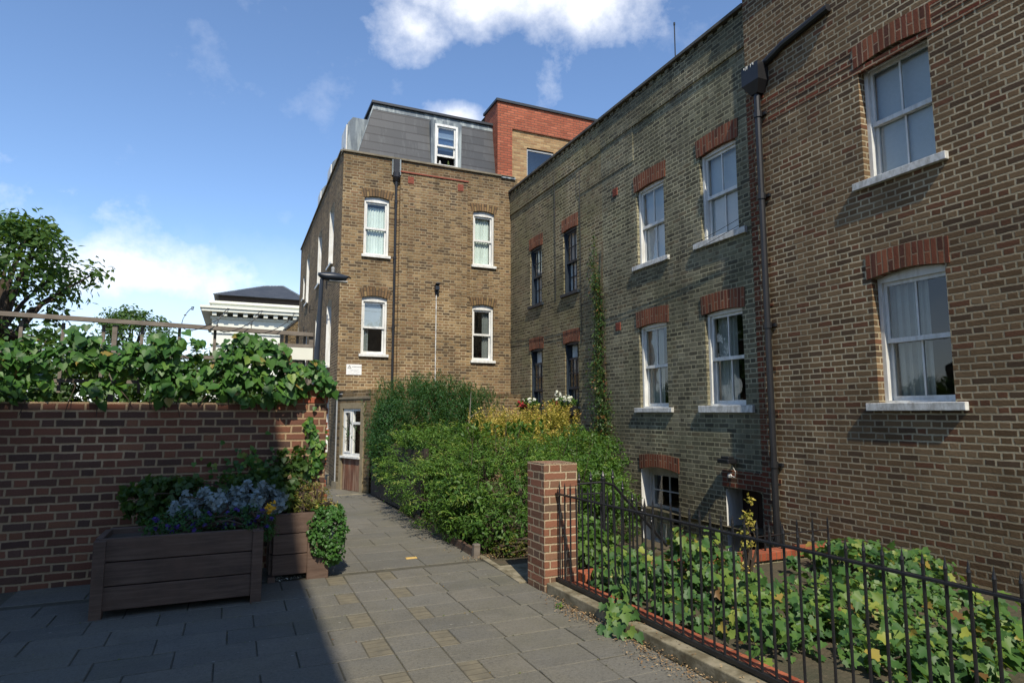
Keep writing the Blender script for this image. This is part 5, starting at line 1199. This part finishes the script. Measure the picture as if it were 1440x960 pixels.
vine('garden_vine', 'sprawling broad leaved vine behind the iron railing', 'vine',
     [(3.45, 4.78, .02, .42, .34, .28), (3.98, 4.75, .10, .34, .33, .40), (3.55, 4.1, .02, .45, .5, .20), (4.0, 3.9, .0, .6, .6, .20), (3.6, 3.1, .0, .5, .7, .20), (4.5, 3.3, .0, .8, .9, .22), (4.6, 2.1, .0, 1.0, 1.0, .26), (3.25, 4.85, .08, .2, .22, .28), (5.6, 4.2, .0, .7, .8, .3)],
     34, .066, 'L_vine', T_LOBE, 16, .13, (3.9, 4, 0))
vine('ivy_mound', 'small leaved green mound at the foot of the pillar inside the garden', 'bush',
     [(3.35, 5.8, .12, .28, .25, .36), (3.3, 5.05, .08, .18, .15, .28)], 50, .05, 'L_mid', T_HEART, 26, .1, (3.4, 5.7, 0))
shrub('yellow_flower_spike', 'tall yellow leaved spike rising above the vine before the house wall', 'plant',
      [(4.66, 4.86, .44, .045, .045, .36), (4.62, 4.86, .25, .08, .07, .22)], .036, 80, .04, 13, 'L_yellow', T_OVAL, foot=(4.6, 4.78, 0), branches=2, zmin=.05)
# vine spilling over the kerb
t = thing('kerb_vine', 'broad leaved vine tendril trailing through the railing onto the pavement', 'vine', (2.7, 4.25, .1))
pts, nn = [], []
for (x, y, z, n) in ((2.80, 4.33, .33, 9), (2.74, 4.30, .26, 11), (2.66, 4.25, .19, 12), (2.60, 4.18, .12, 12), (2.53, 4.12, .08, 9), (2.70, 4.15, .16, 8), (2.58, 4.02, .05, 6), (2.50, 4.22, .05, 5)):
    for _ in range(n): pts.append((x + .02 + random.gauss(0, .035), y - .1 + random.gauss(0, .05), max(.04, z + random.gauss(0, .03)))); nn.append((-.5, -.5, .8))
leaf_mesh('foliage', pts, nn, .072, 'L_vine', t, T_LOBE, axis=A3([[-.5, -.3, -.5]] * len(pts)), jit=.35, rnd=RNG.uniform(.25, .82, len(pts)))
mb = MB(); mb.tube([(2.9, 4.4, .1), (2.8, 4.33, .32), (2.68, 4.26, .2), (2.55, 4.12, .05)], .004, 5); mb.build('stem', 'bark', t)
t = thing('pavement_weed', 'tiny green weed growing between slabs near the kerb', 'weed', (2.50, 4.72, 0))
leaf_mesh('foliage', [(2.50 + random.gauss(0, .02), 4.72 + random.gauss(0, .02), .03 + random.random() * .02) for _ in range(18)], [(0, 0, 1)] * 18, .04, 'L_hedge', t, T_OVAL)

# ivy over the left wall
t = thing('wall_ivy', 'large glossy ivy spilling over the top of the dark red wall', 'ivy', (-.5, 7.2, 1.7))
E_ = [(.62, 7.15, 1.98, .22, .24, .16), (.84, 7.10, 1.93, .13, .13, .13), (.50, 7.02, 1.80, .16, .07, .11), (.15, 7.1, 1.84, .3, .12, .13), (.10, 7.35, 2.36, .16, .14, .08), (.86, 7.5, 2.16, .05, .06, .07), (.3, 7.2, 2.1, .2, .15, .14)]
g_ = random.Random(21)
for k in range(48):
    x = g_.uniform(-5.2, .30); z = g_.uniform(1.80, 2.34); r0 = g_.uniform(.10, .21)
    E_.append((x, 7.12 + .22 * (z - 1.8), z, r0 * 1.25, r0, r0 * .8))
C, N = ell_points(E_, 48, 1.5, .3); p, q, r_ = clumps(C, N, .08, 9)
k = (p[:, 1] < 7.08) | (p[:, 2] > 1.72); p, q, r_ = p[k], q[k] * .6 + A3([0, -.75, .45]), r_[k]
leaf_mesh('foliage', p, q, .072, 'L_ivy', t, T_HEART, axis=A3([[.1, -.3, -.9]] * len(p)), jit=.5, rnd=np.clip(r_ + RNG.normal(0, .2, len(r_)), 0, 1), svar=.6)
mb = MB()
for k in range(22):
    x = .8 - k * .26 + random.uniform(-.1, .1); mb.tube([(x, 7.085, 1.60 + random.uniform(-.05, .06)), (x + random.uniform(-.05, .05), 7.05, 1.70), (x + random.uniform(-.15, .15), 7.15, 1.85), (x + random.uniform(-.3, .3), 7.4, 2.2 + random.uniform(-.1, .2))], [.003, .005, .005, .003], 5)
mb.build('stem', 'bark', t)
# ivy creeping on the face of the wall
t = thing('creeping_ivy', 'young ivy stems creeping across the face of the dark red wall', 'ivy', (.7, 7.08, .6))
path = [(.70, 1.53), (.735, 1.46), (.75, 1.38), (.79, 1.30), (.83, 1.26), (.86, 1.20), (.80, 1.14), (.84, 1.06), (.79, .98), (.72, .92), (.66, .86), (.60, .80), (.50, .80), (.42, .86), (.36, .90), (.30, 1.0), (.22, 1.10), (.14, 1.16)]
pts, nn = [], []
for a, b in zip(path, path[1:]):
    for j in range(5):
        t_ = j / 5; n_ = 3 if a[1] > 1.2 and a[0] > .6 else 5
        for _ in range(n_): pts.append((a[0] + (b[0] - a[0]) * t_ + random.gauss(0, .028), 7.07 - abs(random.gauss(0, .02)), a[1] + (b[1] - a[1]) * t_ + random.gauss(0, .028))); nn.append((0, -1, .3))
for (x, z) in ((.93, 1.34), (.90, 1.27), (.88, 1.30), (.91, 1.40)): pts.append((x, 7.06, z)); nn.append((0, -1, .3))
for _ in range(120): pts.append((random.gauss(.15, .2), 7.06 - abs(random.gauss(0, .02)), random.gauss(1.0, .14))); nn.append((0, -1, .3))
pts.append((.79, 7.06, 1.66)); nn.append((0, -1, .2))
leaf_mesh('foliage', pts, nn, .046, 'L_ivy', t, T_HEART, axis=A3([[.1, 0, -.6]] * len(pts)), jit=.35)
mb = MB(); mb.tube([(a[0], 7.085, a[1]) for a in path], .004, 5); mb.build('stem', 'bark', t)

# planter planting
t = thing('trailing_ivy', 'dense small leaved ivy ball trailing over the planter corner', 'ivy', (.93, 6.55, .6))
C, N = ell_points([(.90, 6.52, .47, .155, .17, .20), (.93, 6.50, .34, .12, .13, .20), (.84, 6.50, .42, .13, .12, .24), (.90, 6.6, .62, .14, .16, .07)], 330, .14, .25); p, q, r_ = clumps(C, N, .035, 14)
leaf_mesh('foliage', p, q + A3([0, -.3, .2]), .026, 'L_ivy', t, T_HEART, axis=A3([[0, -.2, -.9]] * len(p)), jit=.5, rnd=r_ * .8)
mb = MB()
for k in range(12): a = k / 12 * 6.28; mb.tube([(.86, 6.58, .62), (.91 + .1 * math.cos(a), 6.53 + .12 * math.sin(a), .55), (.91 + .11 * math.cos(a), 6.52 + .13 * math.sin(a), .26)], .0025, 4)
mb.build('stem', 'bark', t)
shrub('bronze_shrub', 'small bronze and olive leaved shrub in the lit planter', 'plant', [(.68, 6.78, .76, .16, .16, .17), (.82, 6.82, .72, .12, .14, .13), (.55, 6.85, .78, .14, .13, .18)], .034, 160, .05, 16, 'L_olive', T_NARROW, foot=(.68, 6.8, .6), branches=5, zmin=.58)
shrub('lime_plant', 'small lime green trailing plant above the ivy ball', 'plant', [(.88, 6.62, .68, .10, .08, .035)], .03, 260, .03, 14, 'L_yellow', T_NARROW, foot=(.88, 6.62, .6), branches=2, zmin=.58)
shrub('dusty_miller', 'silver grey felted foliage plants at the back of the shaded planter', 'plant', [(.18, 6.30, .80, .22, .16, .13), (-.2, 6.3, .78, .25, .16, .13), (.36, 6.38, .77, .10, .12, .11)], .042, 130, .05, 18, 'L_silver', T_LOBE, foot=(.15, 6.3, .6), branches=4, zmin=.58)
shrub('pansy_foliage', 'dark green bedding plants along the front of the shaded planter', 'plant', [(.15, 6.08, .66, .20, .16, .10), (-.35, 6.1, .66, .32, .16, .10), (.30, 6.02, .58, .08, .10, .12)], .035, 130, .05, 18, 'L_dark', T_OVAL, foot=(.1, 6.05, .6), branches=4, zmin=.45)
shrub('leafy_plant', 'leafy green plant between silver foliage and bronze shrub', 'plant', [(.42, 6.75, .80, .16, .16, .20), (.50, 6.95, .98, .13, .10, .20), (.66, 6.98, 1.10, .07, .06, .10), (.10, 6.7, .82, .25, .18, .2), (-.5, 6.75, .8, .4, .18, .18)], .05, 110, .06, 16, 'L_creep', T_HEART, foot=(.4, 6.75, .6), branches=4, zmin=.58)
def flowers(name, label, spots, r, mat, parent=None, up=(0, -.6, .8), petals=6, tagc='flower', grp=None):
    pts, nn = [], []
    for s_ in spots:
        for k in range(petals): pts.append((s_[0] + random.gauss(0, r * .35), s_[1] + random.gauss(0, r * .35), s_[2] + random.gauss(0, r * .35))); nn.append(up)
    o = leaf_mesh(name, pts, nn, r, mat, parent, T_PETAL, jit=.5)
    if parent is None: tag(o, label, tagc, grp)
    return o
Wp = random.Random(4)
for q_ in [(.33, 6.14, .77), (.37, 6.16, .79), (.36, 6.13, .75), (.30, 6.12, .745), (.32, 6.1, .72)]:
    flowers('yellow_pansy', 'yellow pansy flower beside the silver foliage', [q_], .026, 'petalY', grp='yellow pansies beside the silver foliage')
for k in range(34):
    flowers('violet_pansy', 'violet pansy flower at the front of the shaded planter', [(Wp.uniform(-.6, .34), Wp.uniform(5.93, 6.1), Wp.uniform(.62, .77))], .022, 'petalP', grp='violet pansies in the shaded planter')
# window boxes
for (o_, lbl, whites, reds, dy) in (((C1), 'black window box of white and crimson flowers before the nearer navy window', 20, 10, 0), ((C2), 'black window box of crimson and white flowers before the farther navy window', 9, 13, 0)):
    y0, y1 = o_[0] - .04, o_[1] + .04
    t = thing('window_box', lbl, 'window box', (6.38, (y0 + y1) / 2, 1.66))
    mb = MB(); mb.box(6.28, 6.46, y0, y1, 1.55, 1.74); mb.build('box', 'black', t, bevel=.008)
    C, N = ell_points([(6.34, (y0 + y1) / 2, 1.80, .13, .34, .11), (6.30, y1 + .02, 1.78, .11, .16, .11)], 120, 1.5, .2); p, q, r_ = clumps(C, N, .05, 12); leaf_mesh('foliage', p, q, .04, 'L_mid', t, T_HEART, rnd=r_)
    g = random.Random(9)
    flowers('white_blooms', '', [(6.24 + g.uniform(-.03, .06), g.uniform(y0, y1 - .1), g.uniform(1.84, 1.95)) for _ in range(whites)], .034, 'petalW', t)
    flowers('crimson_blooms', '', [(6.22 + g.uniform(-.03, .05), g.uniform(y1 - .22, y1 + .14), g.uniform(1.74, 1.86)) for _ in range(reds)], .04, 'petalR', t)
    if o_ is C1: flowers('white_spikes', '', [(6.28, y1 - .08 + g.uniform(-.02, .02), z_) for z_ in (1.98, 2.02, 2.05)] + [(6.28, y1 - .22, z_) for z_ in (1.96, 2.0)], .032, 'petalW', t)

pts = []
for (x0, x1, y0, y1) in rects + far:
    if y1 < 2.2 or random.random() < .35: continue
    for _ in range(random.randint(3, 16)):
        if random.random() < .6: pts.append((random.uniform(x0, x1), y0 + random.gauss(0, .004), .018 + random.random() * .004))
        else: pts.append((x0 + random.gauss(0, .004), random.uniform(y0, y1), .018 + random.random() * .004))
o = leaf_mesh('joint_moss', pts, [(0, 0, 1)] * len(pts), .013, 'L_olive', None, T_OVAL, jit=.4, svar=.6); struct(o, 'stuff', 'moss and tiny weeds in the paving joints')
# dry litter along the kerb, by the gateway and under the planter
pts = []
for _ in range(900):
    y = random.uniform(1.2, 5.1); pts.append((2.612 + .036 * (5.19 - y) - abs(random.gauss(0, .07)) - .005, y, .034 + random.random() * .008))
for _ in range(260): y = random.gauss(4.55, .16); pts.append((2.56 - abs(random.gauss(0, .07)), y, .034 + random.random() * .01))
for _ in range(260): y = random.gauss(3.5, .3); pts.append((2.60 - abs(random.gauss(0, .10)), y, .034 + random.random() * .01))
for _ in range(300): pts.append((random.uniform(2.3, 3.2), random.gauss(6.62, .07), .034 + random.random() * .01))
for _ in range(160): y = random.uniform(1, 5.1); pts.append((2.66 + .036 * (5.19 - y) + random.gauss(0, .03), y, .103))
for _ in range(160): pts.append((random.uniform(2.2, 2.5), random.uniform(7, 12.5), .03))
o = leaf_mesh('leaf_litter', pts, [(0, 0, 1)] * len(pts), .016, 'L_dry', None, T_OVAL, jit=.3, svar=.6); struct(o, 'stuff', 'dry brown leaf litter along the kerb')
pts = [(random.uniform(.40, .70), random.uniform(6.50, 6.62), .03 + random.random() * .01) for _ in range(50)]
o = leaf_mesh('paper_scraps', pts, [(0, 0, 1)] * len(pts), .02, 'petalW', None, T_OVAL, jit=.5); struct(o, 'stuff', 'pale litter scraps under the lit planter')

# ================================================================== DISTANCE
st = thing('stucco_building', 'cream stucco building with dentil cornice and shallow slate roof far beyond the wall', 'building', (2.0, 52, 0))
sx0, sx1, sy0, sy1 = -1.6, 4.35, 45.0, 56.0
def lay(mb, e, z0, z1): mb.box(sx0 - e, sx1 + e, sy0 - e, sy1 + e, z0, z1)
mb = MB(); lay(mb, 0, 0, 7.7); mb.build('wall', 'stucco', st)
mb = MB(); lay(mb, .10, 7.701, 7.85); lay(mb, .62, 8.10, 8.30); lay(mb, .72, 8.301, 8.46); lay(mb, .05, 8.461, 8.70); lay(mb, .22, 8.701, 8.86); mb.build('cornice', 'stucco', st)
mb = MB(); x = sx0
while x < sx1 + .4: mb.box(x, x + .26, sy0 - .48, sy0 - .001, 7.86, 8.098); x += .62
mb.build('dentils', 'stucco', st)
mb = MB(); mb.box(sx0 + .3, sx1 - .2, sy0 + .6, sy1, 8.861, 9.35)
mb.build('clerestory', 'fencewood', st)
mb = MB(); A_ = V((3.0, 50.4, 11.2)); B_ = V((1.6, 50.6, 11.12)); z_ = 9.36; c = [V((sx0, sy0 + .3, z_)), V((sx1, sy0 + .3, z_)), V((sx1, sy1, z_)), V((sx0, sy1, z_))]
mb.poly([c[0], c[1], A_, B_], 0, None, (0, -1, 1)); mb.poly([c[1], c[2], A_], 0, None, (1, 0, 1)); mb.poly([c[2], c[3], B_, A_], 0, None, (0, 1, 1)); mb.poly([c[3], c[0], B_], 0, None, (-1, 0, 1)); mb.poly(c, 0, None, (0, 0, -1)); rfs = mb.build('roof', 'slate', st)
mb = MB(); mb.tube([c[1], A_], .06, 6); mb.tube([c[0], B_], .05, 6); mb.tube([B_, A_], .06, 6); mb.build('ridge_tiles', 'lead', rfs)
mb = MB()
for z_ in (5.0, 5.9, 6.7): mb.box(sx0, sx1, sy0 - .06, sy0 - .001, z_, z_ + .07)
mb.build('string_course', 'lead', st)
# trees beyond the wall to the left
def tree(label, x, y, h, r, n, seed, grp='trees beyond the brick wall'):
    global random
    rg = random.Random(seed); t = thing('broadleaf_tree', label, 'tree', (x, y, 0), grp)
    mb = MB(); mb.tube([(x, y, 0), (x + .1, y, h * .3), (x, y + .1, h * .62)], [.28, .2, .12], 8)
    cs = []
    for k in range(n):
        a = rg.uniform(0, 6.28); e = rg.uniform(-.5, 1.3); q = r * rg.uniform(.35, 1); c = (x + q * math.cos(a) * math.cos(e), y + q * math.sin(a) * math.cos(e), h * .66 + r * .95 * math.sin(e)); cs.append(c)
        if k % 3 == 0: mb.tube([(x, y, h * rg.uniform(.3, .6)), ((x + c[0]) / 2, (y + c[1]) / 2, (h * .5 + c[2]) / 2 + .2), c], [.09, .05, .02], 5, cap=False)
    mb.build('trunk', 'bark', t)
    cs = A3(cs); N = unit(cs - A3([x, y, h * .6])); p, q, r_ = clumps(cs, N, r * .22, 110); leaf_mesh('crown', p, q, .17, 'L_tree', t, T_OVAL, rnd=r_)
tree('dark leafy tree beyond the brick wall, left of the cream stucco building', -5.5, 19, 6.4, 2.3, 60, 1)
tree('leafy tree farther back at the far left beyond the brick wall', -10.5, 24, 8.0, 3.0, 70, 2)
# building on the near left (casts the shade) and a tree behind the camera seen in the panes
nb = thing('near_building', 'tall brick building beside the camera that shades the left of the path', 'building', (-5, -7, 0))
mb = MB(); PN = lambda u, z, d: V((-1.03 - d, u, z)); ops = [(y, y + .9, z, z + 1.5, 0, .12, 0) for y in (-12, -9, -6, -3) for z in (1.2, 4.2, 7.0)]
wall(mb, PN, -15, -.25, 0, 10.0, ops)
mb.poly([(-1.03, -.25, 0), (-9, -.25, 0), (-9, -.25, 10), (-1.03, -.25, 10)], 0, None, (0, 1, 0)); mb.poly([(-9, -15, 0), (-9, -.25, 0), (-9, -.25, 10), (-9, -15, 10)], 0, None, (-1, 0, 0))
mb.poly([(-1.03, -15, 0), (-9, -15, 0), (-9, -15, 10), (-1.03, -15, 10)], 0, None, (0, -1, 0)); mb.poly([(-1.03, -15, 10), (-9, -15, 10), (-9, -.25, 10), (-1.03, -.25, 10)], 0, None, (0, 0, 1))
mb.build('wall', 'stock', nb)
for o_ in ops: sash(nb, PN, o_, 1, 1, 'white', .1, [], 'white')
tree('small tree beyond the brick wall just left of the cream stucco building', -4.6, 34, 6.2, 2.2, 50, 5)
tree('round tree behind the camera mirrored in the lower window', 9.5, -13, 8.5, 2.6, 60, 3, 'trees behind the camera')

# telephone wires slung along the terrace
def wire(a, b, sag, lb):
    mb = MB(); mb.tube([V(a).lerp(V(b), t_) - V((0, 0, sag * 4 * t_ * (1 - t_))) for t_ in np.linspace(0, 1, 24)], .0045, 4); o = mb.build('telephone_wire', 'black'); tag(o, lb, 'wire')
wire((6.40, 6.3, 4.28), (6.40, 14.6, 3.9), .28, 'lower of the two thin black wires sagging along the terrace front')
wire((6.39, 6.3, 4.36), (6.40, 14.6, 4.02), .24, 'upper of the two thin black wires sagging along the terrace front')
wire((6.44, 13.2, 5.0), (2.2, 14.86, 4.1), .30, 'thin black wire crossing the sunlit corner block wall')
